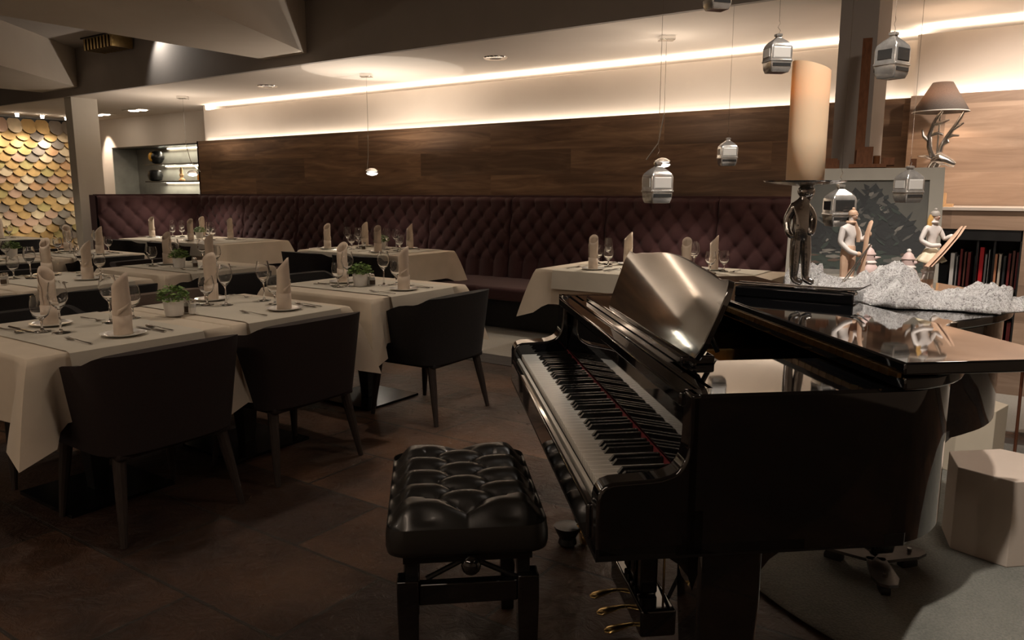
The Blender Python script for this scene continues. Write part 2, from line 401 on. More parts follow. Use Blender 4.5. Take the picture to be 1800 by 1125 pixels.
bmat = {k: noisy(mat('book_'+k.replace(' ','_'), rough=.5), tuple(x*.9 for x in c), c, 20, .05) for k, c in bcols.items()}
def xb(px): return -.515+(px-1665)*.0031
def book(x0, x1, z0, h, col, label, group, lean=0, d=.22):
    b = thing('book', label, 'book', (x0, 5.74, z0), 0, group)
    w = x1-x0
    rm = Matrix.Rotation(R(lean), 3, 'Y')
    m = MB().box((0,0,0), (w,.004,h)).box((0,0,0), (.003,d,h)).box((w-.003,0,0), (w,d,h))
    o = ob('cover', m, bmat[col], b, smooth=False); 
    o2 = ob('pages', MB().box((.003,.004,.004), (w-.003,d-.005,h-.004)), bmat['cream'], b, smooth=False)
    b.rotation_euler = (0, R(lean), 0)
    return b
shelfz = .670
rowb = [(1673,1682,.21,'white','tall white book'),(1684,1688,.19,'grey','thin grey book'),(1690,1696,.24,'dark red','tall dark red book'),(1698,1703,.22,'brown','brown book'),
        (1704,1711,.22,'dark red','short dark red book'),(1716.5,1719.5,.20,'black','thin black book'),(1725,1734,.255,'bright red','bright red book, the tallest,'),(1735,1740,.21,'grey','grey book'),(1741,1744,.24,'pale grey','pale grey thin book'),
        (1752,1758,.215,'orange','orange book'),(1759,1765,.215,'cream','cream book'),(1767,1773,.20,'black','black book'),(1775,1781,.22,'dark red','dark red book'),(1782,1788,.24,'brown','brown book'),(1789,1794,.23,'dark red','wine red book')]
for i, (a, b_, h, c_, nm) in enumerate(rowb):
    bay = 'left bay' if a < 1714 else ('middle bay' if a < 1749 else 'right bay')
    book(xb(a), xb(b_), shelfz, h, c_, '%s standing in the %s of the upper bookshelf' % (nm, bay) + (', rightmost' if i == len(rowb)-1 else ''), 'books standing on the upper shelf')
for k, (x, w, c_, z, lb_) in enumerate([(-.45,.32,'black',.504,'black patterned book lying flat on the middle shelf'), (-.43,.27,'brown',.530,'brown book lying on top of the black patterned one'), (-.18,.09,'white',.504,'white rolled booklet lying at the right of the middle shelf')]):
    b = thing('book', lb_, 'book', (x, 5.74, z), 0, 'books lying on the middle shelf')
    ob('cover', MB().box((0,0,0), (w,.2,.004)).box((0,0,.021), (w,.2,.025)).box((0,0,0), (w,.004,.025)), bmat[c_], b, smooth=False)
    ob('pages', MB().box((.004,.004,.004), (w-.004,.196,.021)), bmat['cream'], b, smooth=False)
for k, (a, b_, h, c_, nm) in enumerate([(-.36,-.31,.15,'grey','grey book'), (-.30,-.25,.165,'cream','cream book'), (-.215,-.155,.15,'bright red','wide bright red book'), (-.145,-.118,.155,'dark red','dark red book')]):
    book(a, b_, .307, h, c_, '%s standing on the lowest bookshelf' % nm, 'books on the lowest shelf')
tag(ob('wooden_book_rest', MB().box((0,0,0), (.09,.09,.02)).box((0,.0,.02), (.045,.09,.09)), light_wood, smooth=False, loc=(-.60,5.78,1.176)), 'small light wood stand on the cabinet beside the painting', 'stand')

# stag lamp
t = thing('stag_lamp', 'silver stag head table lamp with grey fabric shade on the cabinet', 'table lamp', (-.66,6.0,1.176))
ob('base', MB().lathe([(.085,0),(.085,.015),(.03,.03),(.022,.10),(.03,.13)], 24), silver, t)
neck = MB().path([(0,0,.11),(0,0,.16),(-.005,0,.22),(.0,0,.265),(.02,0,.30)], [.045,.05,.045,.038,.036], 14)
neck.path([(-.02,0,.305),(.03,0,.318),(.075,0,.300),(.11,0,.280),(.125,0,.275)], [.03,.048,.032,.025,.018], 14)
ob('stag_head', neck, silver, t)
ob('ear', MB().path([(-.02,-.02,.315),(-.06,-.05,.335),(-.095,-.07,.335)], [.012,.022,.004], 8, flat=.5), silver, t)
ob('ear', MB().path([(-.02,.02,.315),(-.05,.06,.335),(-.075,.09,.335)], [.012,.022,.004], 8, flat=.5), silver, t)
def antler(pts, tines):
    m = MB().path(pts, [.019,.017,.015,.013,.011,.007][:len(pts)], 8)
    for a, b_, c_ in tines: m.path([a, b_, c_], [.013,.011,.006], 8)
    return m
ob('antler', antler([(-.01,-.02,.33),(-.035,-.03,.40),(-.04,-.03,.47),(-.02,-.03,.55),(.005,-.03,.60),(.025,-.03,.628)],
   [((-.045,-.03,.44),(-.075,-.03,.47),(-.085,-.03,.51)), ((-.02,-.03,.54),(.03,-.03,.555),(.07,-.03,.57)), ((-.035,-.03,.47),(.01,-.03,.485),(.04,-.03,.475))]), silver, t)
ob('antler', antler([(.02,.02,.33),(.03,.03,.40),(.06,.03,.46),(.10,.03,.53),(.13,.03,.585),(.145,.03,.62)],
   [((.055,.03,.455),(.09,.03,.47),(.13,.03,.468)), ((.085,.03,.505),(.12,.03,.53),(.15,.03,.55)), ((.035,.03,.41),(.07,.03,.43),(.06,.03,.455))]), silver, t)
ob('lamp_pole', MB().tube((0.01,0,.3),(0.01,0,.66),.006), silver, t)
ob('bulb', MB().sphere((.01,0,.69), (.025,.025,.035)), lamp_glow, t)
m = MB(); m.lathe([(.172,.625),(.062,.815)], 40, cap=False, c=(.01,0,0))
o = ob('lamp_shade', m, shade, t, norm=False); sd = o.modifiers.new('s','SOLIDIFY'); sd.thickness = .003
m = MB(); m.lathe([(.173,.622),(.173,.628)], 40, cap=False, c=(.01,0,0)); ob('shade_trim', m, shade_in, o)

# ------------------------------------------------------------------ tufted banquette
def tuftf(u, v, vmax):
    if v <= 0: f = abs(math.sin(PI*u))**.9
    elif v >= vmax:
        o = 0 if vmax % 2 == 0 else .5
        f = abs(math.sin(PI*(u+o)))**.9
    else:
        a = u+v/2; b = u-v/2
        f = (abs(math.sin(PI*a))*abs(math.sin(PI*b)))**.34
    a = u+v/2; b = u-v/2
    da = a-round(a); db = b-round(b)
    dd = math.exp(-(da*da+db*db)/.035) if -.3 < v < vmax+.3 else 0
    return .62*f+.38*(1-dd)
def tuft_panel(W, ncol, z0, z1, zt, dz, nrow, amp, lean):
    # local: x along, -y towards viewer; surface leaning back with height
    m = MB(); nu = ncol*14; nv = 64; H_ = z1-z0
    def fn(i, j):
        x = i*W; z = z1 - j*H_
        u = x/W*ncol + .5; v = (zt - z)/dz
        f = tuftf(u, v, nrow)
        edge = min(1, i*W/.02, (1-i)*W/.02)
        top = sm(0, .05, z1-z+.002)
        y = -(amp*f*(.35+.65*top)*(.3+.7*edge)) - .04*top
        y += lean*(z-z0)/H_
        return (x, y, z)
    m.grid(fn, nu, nv)
    # back and cap
    m.box((0.002,lean-.04,z1-.02), (W-.002,lean+.05,z1-.001)); m.box((0.002,0.0,z0), (W-.002,.02,z1-.3))
    return m
t = thing('tufted_banquette', 'long dark aubergine tufted corner banquette below the walnut wall and the niche', 'bench', (-9.75,6.5,0))
pan = None
for i in range(8):
    if pan is None:
        pan = ob('back_panel', tuft_panel(1.062, 6, .40, 1.235, 1.13, .105, 5, .05, -.0), velvet, t, ang=80, norm=False)
        pan.location = (0,-.02,0); 
        for vv in pan.data.vertices: vv.co.y += -.10*(1-(vv.co.z-.4)/.835)
    else:
        c_ = pan.copy(); C.objects.link(c_); c_.parent = t; c_.location = (i*1.065,-.02,0)
ob('backrest_frame', MB().box((0,-.02,.1), (8.52,.0,1.225)), velvet, t, smooth=False)
for i in range(4): ob('seat_cushion', MB().box((i*2.13+.003,-.90,.30), (i*2.13+2.125,-.10,.42)), velvet, t, bevel=.03, bseg=3)
ob('plinth', MB().box((0,-.68,0.006), (8.5,-.05,.30)), shelf_black, t, smooth=False)
t2 = t; TR = Matrix.Translation((-.04,-1.47,0))
o = ob('back_panel', tuft_panel(1.42, 6, .40, 1.238, 1.10, .125, 4, .05, 0).xf(TR @ Matrix.Rotation(R(90), 4, 'Z')), velvet, t, ang=80, norm=False)
o.location = (0,0,0)
ob('backrest_frame', MB().box((-.14,0,.0), (-.0,1.42,1.23)).xf(TR), velvet, t, smooth=False)
ob('seat_cushion', MB().box((.02,0,.30), (.60,.56,.42)).xf(TR), velvet, t, bevel=.03, bseg=3)
ob('plinth', MB().box((.02,0.02,0.006), (.5,.6,.30)).xf(TR), shelf_black, t, smooth=False)

# ------------------------------------------------------------------ tables
TZ = .70
TD = {
 'A1': ((-3.70,-2.86), (1.19,1.99), 'left front row table'),
 'A2': ((-3.70,-2.86), (2.01,2.69), 'middle front row table'),
 'A3': ((-3.85,-2.94), (2.93,3.74), 'front row table nearest the piano'),
 'B0': ((-5.70,-4.85), (1.10,1.98), 'leftmost second row table'),
 'B1': ((-5.72,-4.83), (2.02,2.80), 'middle second row table'),
 'B2': ((-5.82,-4.92), (2.96,3.86), 'right second row table'),
 'C1': ((-7.75,-6.88), (2.38,3.14), 'left third row table'),
 'C2': ((-7.75,-6.90), (3.20,3.95), 'right third row table'),
 'D1': ((-11.0,-10.15), (3.66,4.55), 'table by the gold wall'),
 'W1': ((-9.30,-7.30), (5.03,5.95), 'corner banquette table'),
 'W2': ((-6.05,-4.70), (5.06,5.82), 'middle banquette table'),
 'W3': ((-3.10,-1.45), (4.82,5.62), 'banquette table behind the piano')}
def cloth_mb(hx, hy, drop=.25, seed=0):
    rnd = random.Random(seed)
    # perimeter samples counterclockwise with (x,y, outward, dropfactor)
    per = []
    cs = [(hx,-hy,0), (hx,hy,1), (-hx,hy,2), (-hx,-hy,3)]
    dirs = [((0,1),(1,0)), ((-1,0),(0,1)), ((0,-1),(-1,0)), ((1,0),(0,-1))]
    for q in range(4):
        cx, cy, _ = cs[q]; (dx, dy), (ox, oy) = dirs[q]
        nx_, ny_, _ = cs[(q+1) % 4]; Ln = math.hypot(nx_-cx, ny_-cy)
        pdx, pdy = dirs[(q-1) % 4][1]
        dg = Vector((ox+pdx, oy+pdy)).normalized()
        per.append((cx, cy, dg.x*.15, dg.y*.15, drop*1.42))
        for s_, off, df in ((.03,.085,1.26), (.07,.030,1.10), (.11,.004,1.02), (.16,.014,1.0)):
            per.append((cx+dx*s_, cy+dy*s_, ox*off, oy*off, drop*df))
        k = 6
        for i in range(1, k):
            s_ = .16+(Ln-.32)*i/k; of = .016+.008*math.sin(i*2.1+seed+q)
            per.append((cx+dx*s_, cy+dy*s_, ox*of, oy*of, drop))
        for s_, off, df in ((.16,.014,1.0), (.11,.004,1.02), (.07,.030,1.10), (.03,.085,1.26)):
            per.append((cx+dx*(Ln-s_), cy+dy*(Ln-s_), ox*off, oy*off, drop*df))
    m = MB(); n = len(per)
    top = [(x, y, 0.004) for x, y, *_ in per]
    rings = [[(x*.985, y*.985, .006) for x, y, *_ in per], [(x, y, .003) for x, y, *_ in per]]
    for f in (.08,.3,.55,.8,1.0):
        rings.append([(x+ox*(f**.8), y+oy*(f**.8), .003-d*f) for x, y, ox, oy, d in per])
    R_ = m.rings(rings, cap=False)
    m._f(R_[0])
    return m
for i, (k, (xr, yr, dsc)) in enumerate(TD.items()):
    cx, cy = sum(xr)/2, sum(yr)/2; hx, hy = (xr[1]-xr[0])/2, (yr[1]-yr[0])/2
    fl = .0065 if cy > 4.75 else 0
    t = thing('dining_table', 'dark pedestal table under beige cloth, the %s' % dsc, 'table', (cx,cy,fl), 0, 'dining tables')
    ob('tabletop', MB().box((-hx+.01,-hy+.01,TZ-.035-fl), (hx-.01,hy-.01,TZ-fl)), dark_wood, t, smooth=False)
    px = [0] if hx < .6 else [-hx+.4, hx-.4]
    for x in px:
        r1 = [(x-.075,-.075),(x+.075,-.075),(x+.075,.075),(x-.075,.075)]; r0 = [(x-.03,-.03),(x+.03,-.03),(x+.03,.03),(x-.03,.03)]
        m = MB(); m.rings([[(a, b, .015) for a, b in r0], [(a, b, TZ-.035-fl) for a, b in r1]])
        ob('pedestal', m, metal_black, t, smooth=False)
        ob('base_plate', MB().box((x-.22,-.22,0), (x+.22,.22,.015)), mat('base_steel', (.03,.03,.03), .22, metal=.9) if i+x == 0 else bpy.data.materials['base_steel'] if 'base_steel' in bpy.data.materials else metal_black, t, smooth=False)
    tag(ob('tablecloth', cloth_mb(hx+.004, hy+.004, .25, i), linen, loc=(cx,cy,TZ), ang=60, norm=True), 'beige cloth with hanging corner points on the %s' % dsc, 'tablecloth', 'beige tablecloths')
    # runner
    if hx < .6: w = .27; a, b_, al = hx, w, 0
    m = MB()
    def runner(half, w, cxx):
        pr_ = [(-half-.036, -.13), (-half-.027, -.05), (-half-.014, .004), (-half+.008, .0105)] + [(-half+.02+(2*half-.04)*q/8, .0105) for q in range(1, 8)] + [(half-.008, .0105), (half+.014, .004), (half+.027, -.05), (half+.036, -.13)]
        return pr_
    if hx < .6:
        pr_ = runner(hx+.004, w, 0); m.rings([[(x, -w, z) for x, z in pr_], [(x, w, z) for x, z in pr_]], cap=False, close=False)
        tag(ob('table_runner', m, linen2, loc=(cx,cy,TZ), ang=50), 'greyish linen runner laid across the %s' % dsc, 'table runner', 'linen runners')
    else:
        pr_ = runner(hy+.004, w if False else .27, 0)
        for s_ in (-1, 1):
            m = MB(); m.rings([[(-.27, y, z) for y, z in pr_], [(.27, y, z) for y, z in pr_]], cap=False, close=False)
            tag(ob('table_runner', m, linen2, loc=(cx+s_*(hx-.42),cy,TZ), ang=50), 'greyish runner across the %s end of the %s' % ('right' if s_ > 0 else 'left', dsc), 'table runner', 'linen runners')

# ------------------------------------------------------------------ tableware prototypes
def napkin_mb(seed=0, h=.248, r=.030):
    m = MB(); n = 40; rnd = random.Random(seed)
    turns = 1.25
    def fn(i, j):
        a = i*turns*2*PI
        rr = r + .004*i*turns - .0015
        # height: high peak opposite an opening
        pk = h - .030 + .030*math.cos(a+.3)
        if i > .8: pk -= .05*(i-.8)/.2
        z = pk*j
        sway = .004*math.sin(j*5+seed+a)
        return (rr*math.cos(a)*(1+.10*math.sin(3*j+seed)*j)+sway*.5, rr*math.sin(a)+sway*.4, z)
    m.grid(fn, n, 10)
    # diagonal wrap fold
    def fn2(i, j):
        a = -1.9+i*3.2; z = .085+.10*i+(.05-.04*i)*(j-.5)+.02*(1-i)
        rr = r+.0058
        return (rr*math.cos(a), rr*math.sin(a), z-.03*j)
    m.grid(fn2, 16, 2)
    def fn3(i, j):
        a = i*2*PI; return ((r+.0045+.001*math.sin(a*2))*math.cos(a), (r+.0045)*math.sin(a), .0+.08*j+.004*math.sin(a)*j)
    m.grid(fn3, 28, 2)
    return m
def solid(o, th):
    s_ = o.modifiers.new('thick', 'SOLIDIFY'); s_.thickness = th; s_.offset = 0; return o
def glass_mb(kind):
    if kind == 'wine': prof = [(.001,.002),(.034,.001),(.034,.003),(.008,.008),(.004,.02),(.0038,.09),(.008,.098),(.024,.115),(.036,.14),(.0375,.155),(.033,.185),(.028,.208)]; th = .0011
    else: prof = [(.001,.002),(.032,.001),(.032,.003),(.008,.008),(.0045,.015),(.0045,.045),(.010,.052),(.028,.068),(.038,.095),(.037,.115),(.031,.148)]; th = .0011
    st = 6
    inner = [(max(r-th,.0005), z+(.0012 if i == 0 else 0)) for i, (r, z) in enumerate(prof[st:])]
    inner[0] = (.0005, prof[st][1]+.003)
    p = prof + list(reversed(inner))
    m = MB(); m.lathe(p, 28, cap=True); return m
NAP = [ob('rolled_napkin', napkin_mb(i), napk, ang=50, norm=False) for i in range(3)]
for o in NAP: solid(o, .0016)
GW = ob('wine_glass', glass_mb('wine'), glass, ang=60)
GS = ob('water_glass', glass_mb('small'), glass, ang=60)
m = MB(); m.lathe([(.001,.002),(.05,.002),(.055,.0),(.058,.002),(.083,.010),(.085,.012),(.083,.0125),(.056,.006),(.001,.005)], 40)
PL = ob('side_plate', m, china, ang=60)
def fork_mb():
    m = MB(); m.path([(-.10,0,.004),(-.03,0,.005),(.02,0,.008),(.04,0,.006)], [.0045,.003,.0025,.003], 8, flat=.5)
    m.path([(.038,0,.006),(.05,0,.004),(.06,0,.004)], [.004,.010,.011], 8, flat=.2)
    for k in (-.0085,-.0028,.0028,.0085): m.path([(.058,k,.004),(.078,k,.006),(.095,k,.010)], [.0018,.0015,.001], 6)
    return m
def spoon_mb():
    m = MB(); m.path([(-.10,0,.004),(-.03,0,.005),(.02,0,.008),(.045,0,.007)], [.0045,.003,.0025,.003], 8, flat=.5)
    m.path([(.042,0,.007),(.055,0,.006),(.070,0,.005),(.088,0,.007),(.096,0,.009)], [.004,.012,.017,.013,.003], 12, flat=.22); return m
def knife_mb():
    m = MB(); m.path([(-.10,0,.005),(-.02,0,.005),(.0,0,.005)], [.006,.0055,.004], 8, flat=.6)
    m.path([(.0,0,.005),(.03,0,.004),(.09,0,.004),(.115,.003,.004)], [.004,.009,.009,.002], 8, flat=.14); return m
FK = ob('dinner_fork', fork_mb(), steel, ang=60); SP = ob('spoon', spoon_mb(), steel, ang=60); KN = ob('table_knife', knife_mb(), steel, ang=60)
pl = thing('potted_plant', 'x', 'plant')
ob('pot', MB().lathe([(.036,0),(.038,.002),(.047,.074),(.049,.076),(.046,.076),(.044,.062),(.001,.060)], 28), pot_white, pl)
m = MB(); rnd = random.Random(3)
for i in range(260):
    th_ = rnd.uniform(0, 2*PI); ph = math.acos(rnd.uniform(-.15, 1)); rr = rnd.uniform(.62, 1)
    c_ = Vector((math.cos(th_)*math.sin(ph)*.078*rr, math.sin(th_)*math.sin(ph)*.076*rr, .080+math.cos(ph)*.064*rr))
    rot = Matrix.Rotation(rnd.uniform(0,6.28), 3, 'Z') @ Matrix.Rotation(rnd.uniform(-.9,.9), 3, 'X')
    s_ = rnd.uniform(.009,.015)
    pts = [rot @ Vector(p)*s_ + c_ for p in ((-1,0,0),(-.3,-.55,.15),(1,0,0),(-.3,.55,.15))]
    vs = [m.bm.verts.new(p) for p in pts]; m._f(vs)
for i in range(14):
    th_ = rnd.uniform(0,6.28); m.path([(0,0,.05),(math.cos(th_)*.03,math.sin(th_)*.03,.08),(math.cos(th_)*.055,math.sin(th_)*.055,.095)], .0012, 5)
fo = ob('foliage', m, leafm, pl, smooth=False, norm=False)
sh = thing('salt_shaker', 'x', 'shaker')
ob('glass_body', MB().lathe([(.016,0),(.017,.002),(.017,.045),(.014,.05)], 8), mat('shaker_glass', (.6,.6,.58), .08, spec=.9), sh)
ob('filling', MB().lathe([(.0174,.004),(.0174,.03)], 8), salt, sh)
ob('cap', MB().lathe([(.015,.049),(.016,.055),(.014,.066),(.006,.069)], 16), chrome, sh)
ph_ = thing('pepper_shaker', 'x', 'shaker')
ob('glass_body', MB().lathe([(.016,0),(.017,.002),(.017,.045),(.014,.05)], 8), bpy.data.materials['shaker_glass'], ph_)
ob('filling', MB().lathe([(.0174,.004),(.0174,.032)], 8), pepper, ph_)
ob('cap', MB().lathe([(.015,.049),(.016,.055),(.014,.066),(.006,.069)], 16), chrome, ph_)
USED = set()
def put(proto, loc, rotz, label, cat, group):
    if proto.name in USED: o = dup(proto, loc, rotz, label, group)
    else:
        USED.add(proto.name); o = proto; o.location = loc; o.rotation_euler = (0,0,rotz); o['label'] = label; o['group'] = group
    o['category'] = cat; return o
ZT = TZ+.0115
def setting(tk, pos, face, which, wine=None, small=None, nap_i=0, nap_r=None, cutlery=True, fork=None, knife=None):
    """pos: plate centre; face: direction the diner looks"""
    dsc = TD[tk][2]
    d = Vector(face); r = Vector((d.y, -d.x)); a = math.atan2(d.y, d.x)
    P = Vector(pos)
    put(PL, (P.x,P.y,ZT), 0, 'white plate under the napkin, %s seat of the %s' % (which, dsc), 'plate', 'white side plates')
    put(NAP[nap_i % 3], (P.x,P.y,ZT+.0055), (a+PI if nap_r is None else nap_r), 'beige rolled napkin, %s seat of the %s' % (which, dsc), 'napkin', 'rolled standing napkins')
    w = Vector(wine) if wine else P+d*.22+r*.09
    s_ = Vector(small) if small else P+d*.17+r*.17
    put(GW, (w.x,w.y,ZT), 0, 'tall wine glass at the %s seat of the %s' % (which, dsc), 'wine glass', 'wine glasses')
    put(GS, (s_.x,s_.y,ZT), 0, 'short water glass at the %s seat of the %s' % (which, dsc), 'glass', 'water glasses')
    if cutlery:
        f = P - r*.17+d*.01; put(FK, (f.x,f.y,ZT), a, 'steel fork left of the plate, %s seat of the %s' % (which, dsc), 'fork', 'forks')
        f = P + r*.13+d*.02; put(KN, (f.x,f.y,ZT), a, 'steel knife right of the plate, %s seat of the %s' % (which, dsc), 'knife', 'knives')
        f = P + r*.165+d*.02; put(SP, (f.x,f.y,ZT), a, 'steel spoon by the knife, %s seat of the %s' % (which, dsc), 'spoon', 'spoons')
W_, E_, N_, S_ = (-1,0), (1,0), (0,1), (0,-1)
setting('A1', (-2.987,1.60), W_, 'near', (-3.319,1.726), (-3.36,1.85), 0, 1.0)
setting('A1', (-3.473,1.55), E_, 'far', (-3.246,1.484), (-3.335,1.452), 1, 3.6)
setting('A2', (-2.997,2.402), W_, 'near', (-3.341,2.551), (-3.19,2.50), 1, 1.2)
setting('A2', (-3.582,2.403), E_, 'far', (-3.367,2.339), (-3.445,2.285), 2, .2)
setting('A3', (-3.036,3.294), W_, 'near', (-3.282,3.384), (-3.258,3.469), 2, .6)
setting('A3', (-3.60,3.348), E_, 'far', (-3.441,3.24), (-3.449,3.169), 0, 2.2)
setting('B0', (-5.03,1.72), W_, 'near', nap_i=1)
setting('B1', (-5.077,2.518), W_, 'near', (-5.362,2.62), (-5.27,2.70), 2, 1.0)
setting('B1', (-5.771,2.642-.2) if False else (-5.58,2.50), E_, 'far', (-5.45,2.34), (-5.53,2.27), 0, 2.6)
setting('B2', (-5.06,3.40), W_, 'near', None, None, 1, .6)
setting('B2', (-5.64,3.42), E_, 'far', (-5.46,3.37), (-5.60,3.27), 2, 2.2)
setting('C1', (-7.05,2.75), W_, 'near', nap_i=0)
setting('C1', (-7.60,2.85), E_, 'far', nap_i=0)
setting('C2', (-7.04,3.62), W_, 'near', None, None, 1, 1.0)
setting('C2', (-7.62,3.62), E_, 'far', nap_i=1)
setting('D1', (-10.35,4.15), W_, 'near', nap_i=0)
setting('W1', (-9.12,5.35), N_, 'near left', nap_i=0, nap_r=2.4)
setting('W1', (-8.15,5.25), N_, 'near right', nap_i=1, nap_r=2.4)
setting('W1', (-8.75,5.80), S_, 'far left', nap_i=2, nap_r=.2)
setting('W1', (-8.0,5.72) if False else (-7.98,5.66), S_, 'far right', nap_i=0, nap_r=.2)
setting('W2', (-5.826,5.232), N_, 'near left', (-5.62,5.45), (-5.60,5.34), 1, 2.2)
setting('W2', (-5.108,5.20), N_, 'near right', (-5.12,5.46), (-5.02,5.40), 2, 2.4)
setting('W2', (-5.80,5.72), S_, 'far left', (-5.83,5.50), (-5.72,5.55), 0, .4)
setting('W2', (-5.18,5.72), S_, 'far right', (-5.28,5.50), (-5.20,5.60), 1, .9)
setting('W3', (-2.697,4.955), N_, 'near left', (-2.82,5.20), (-2.70,5.20), 2, 2.2)
setting('W3', (-2.66,5.45), S_, 'far left', (-2.78,5.35), (-2.88,5.38), 0, .9)
setting('W3', (-2.02,5.05), N_, 'near right', (-2.03,5.22), (-1.92,5.25), 1, 2.2)
setting('W3', (-1.96,5.42), S_, 'far right', (-2.08,5.33), (-1.86,5.36), 2, .6)
def centre(tk, pot, s1, s2):
    dsc = TD[tk][2]
    if pot: put(pl, (*pot,ZT), random.uniform(0,6), 'green leafy plant in white pot on the %s' % dsc, 'plant', 'potted plants')
    if s1: put(sh, (*s1,ZT), 0, 'glass salt shaker beside the plant on the %s' % dsc, 'shaker', 'salt shakers')
    if s2: put(ph_, (*s2,ZT), 0, 'glass pepper shaker beside the plant on the %s' % dsc, 'shaker', 'pepper shakers')
centre('A1', (-3.277,2.0), (-3.25,2.075), (-3.30,2.085))
centre('A3', (-3.379,3.283), (-3.39,3.37), (-3.35,3.355))
centre('B2', (-5.321,3.318), (-5.30,3.43), (-5.26,3.41))
centre('B1', None, (-5.28,2.12), (-5.24,2.09))
centre('C1', (-7.35,3.02), None, None)
centre('W1', (-8.45,5.56), None, None)
centre('W2', (-5.38,5.53), (-5.53,5.44), (-5.50,5.40))

# ------------------------------------------------------------------ chairs
def make_chair(fab, nm):
    t = thing('tub_chair', 'x', 'chair')
    # local: faces +x (towards table), back at -x. origin at the floor centre of the backrest line
    SX, SY = .50, .315
    def shellp(a, z, off=0):
        # a from -1..1 around the U
        f = (z-.30)/.40
        sy = (.272+.048*f)+off; sx = .10+.0*f
        L1 = .34
        if abs(a) < .55:
            th_ = a/.55*PI/2
            x = -(.16+.04*f+off)*math.cos(th_)*abs(math.cos(th_))**-.45 if abs(math.cos(th_)) > 1e-3 else 0
            y = sy*math.copysign(abs(math.sin(th_))**.55, th_)
            return Vector((x+.16, y, z))
        s_ = (abs(a)-.55)/.45
        return Vector((.16+s_*L1, math.copysign(sy, a), z))
    m = MB(); nu, nv = 44, 10
    def topz(a):
        a_ = abs(a); return .710 - .012*a_ - .035*sm(.30, .52, a_) - .11*sm(.5, 1.0, a_)
    def grid(off, flip):
        return lambda i, j: shellp(i*2-1, .345+(topz(i*2-1)-.345)*j + 0, off)
    go = [[shellp(i/nu*2-1, .335+.01*abs(i/nu*2-1)+(topz(i/nu*2-1)-.335)*j/nv, 0) for i in range(nu+1)] for j in range(nv+1)]
    gi = [[shellp(i/nu*2-1, .36+(topz(i/nu*2-1)-.36)*j/nv, -.035) for i in range(nu+1)] for j in range(nv+1)]
    for row in gi:
        for p in row: p.x = max(p.x, .0+.035)
    rings = [r for r in go] + list(reversed(gi))
    m.rings(rings, cap=False, close=False)
    # arm ends
    V = [v for v in m.bm.verts]
    m.bm.verts.ensure_lookup_table(); n1 = nu+1; T = len(rings)
    for e in (0, nu):
        for j in range(nv):
            a1, a2 = j*n1+e, (j+1)*n1+e; b1, b2 = (T-1-j)*n1+e, (T-2-j)*n1+e
            vs = [m.bm.verts[k] for k in (a1,a2,b2,b1)]
            if len(set(vs)) == 4: m._f(vs)
    ob('shell', m, fab, t, ang=50)
    ob('seat_cushion', MB().box((.03,-.225,.34), (.50,.225,.43)), fab, t, bevel=.03, bseg=3)
    ob('seat_base', MB().box((.02,-.235,.315), (.49,.235,.345)), fab, t, bevel=.01)
    for sx, sy, tx, ty in ((.06,-.21,.0,-.25), (.06,.21,.0,.25), (.44,-.21,.475,-.24), (.44,.21,.475,.24)):
        ob('leg', MB().path([(sx,sy,.33),((sx+tx)/2,(sy+ty)/2,.17),(tx,ty,0)], [.025,.02,.012], 10), dark_wood, t)
    return t
CH = {k: make_chair(m_, k) for k, m_ in (('black', fab_black), ('brown', fab_brown), ('taupe', fab_taupe))}
fu = set()
def chair(x, y, rz, kind, label):
    if kind in fu: o = dup(CH[kind], (x,y,0), rz, label, 'tub chairs')
    else: fu.add(kind); o = CH[kind]; o.location = (x,y,0); o.rotation_euler = (0,0,rz); o['label'] = label; o['group'] = 'tub chairs'
    o['category'] = 'chair'
def nl(k, c_): return '%s tub chair at the near side of the %s' % (c_, TD[k][2])
def fl_(k, c_): return '%s tub chair at the far side of the %s' % (c_, TD[k][2])
chair(-2.64,1.60,PI,'brown', nl('A1','dark brown')); chair(-2.66,2.30,PI,'brown', nl('A2','dark brown')); chair(-2.66,3.36,PI+.04,'black', nl('A3','black'))
chair(-4.05,1.62,0,'black', fl_('A1','black')); chair(-4.12,2.42,.05,'taupe', fl_('A2','taupe')); chair(-4.28,3.52,0,'black', fl_('A3','black'))
chair(-4.66,1.72,PI,'black', nl('B0','black')); chair(-4.55,2.40,PI,'black', nl('B1','black')); chair(-4.60,3.30,PI-.05,'black', nl('B2','black'))
chair(-6.15,2.45,0,'black', fl_('B1','black')); chair(-6.22,3.55,0,'brown', fl_('B2','dark brown'))
chair(-6.65,2.72,PI,'black', nl('C1','black')); chair(-6.68,3.55,PI,'black', nl('C2','black')); chair(-8.1,3.62,0,'black', fl_('C2','black'))
chair(-9.88,4.10,PI,'black', nl('D1','black')); 
chair(-9.0,4.84,PI/2,'black', 'black tub chair, left one at the near side of the %s' % TD['W1'][2]); chair(-8.1,4.84,PI/2,'brown', 'dark brown tub chair, right one at the near side of the %s' % TD['W1'][2])
chair(-5.72,4.80,PI/2,'black', 'black tub chair, left one at the near side of the %s' % TD['W2'][2]); chair(-5.02,4.80,PI/2,'black', 'black tub chair, right one at the near side of the %s' % TD['W2'][2])

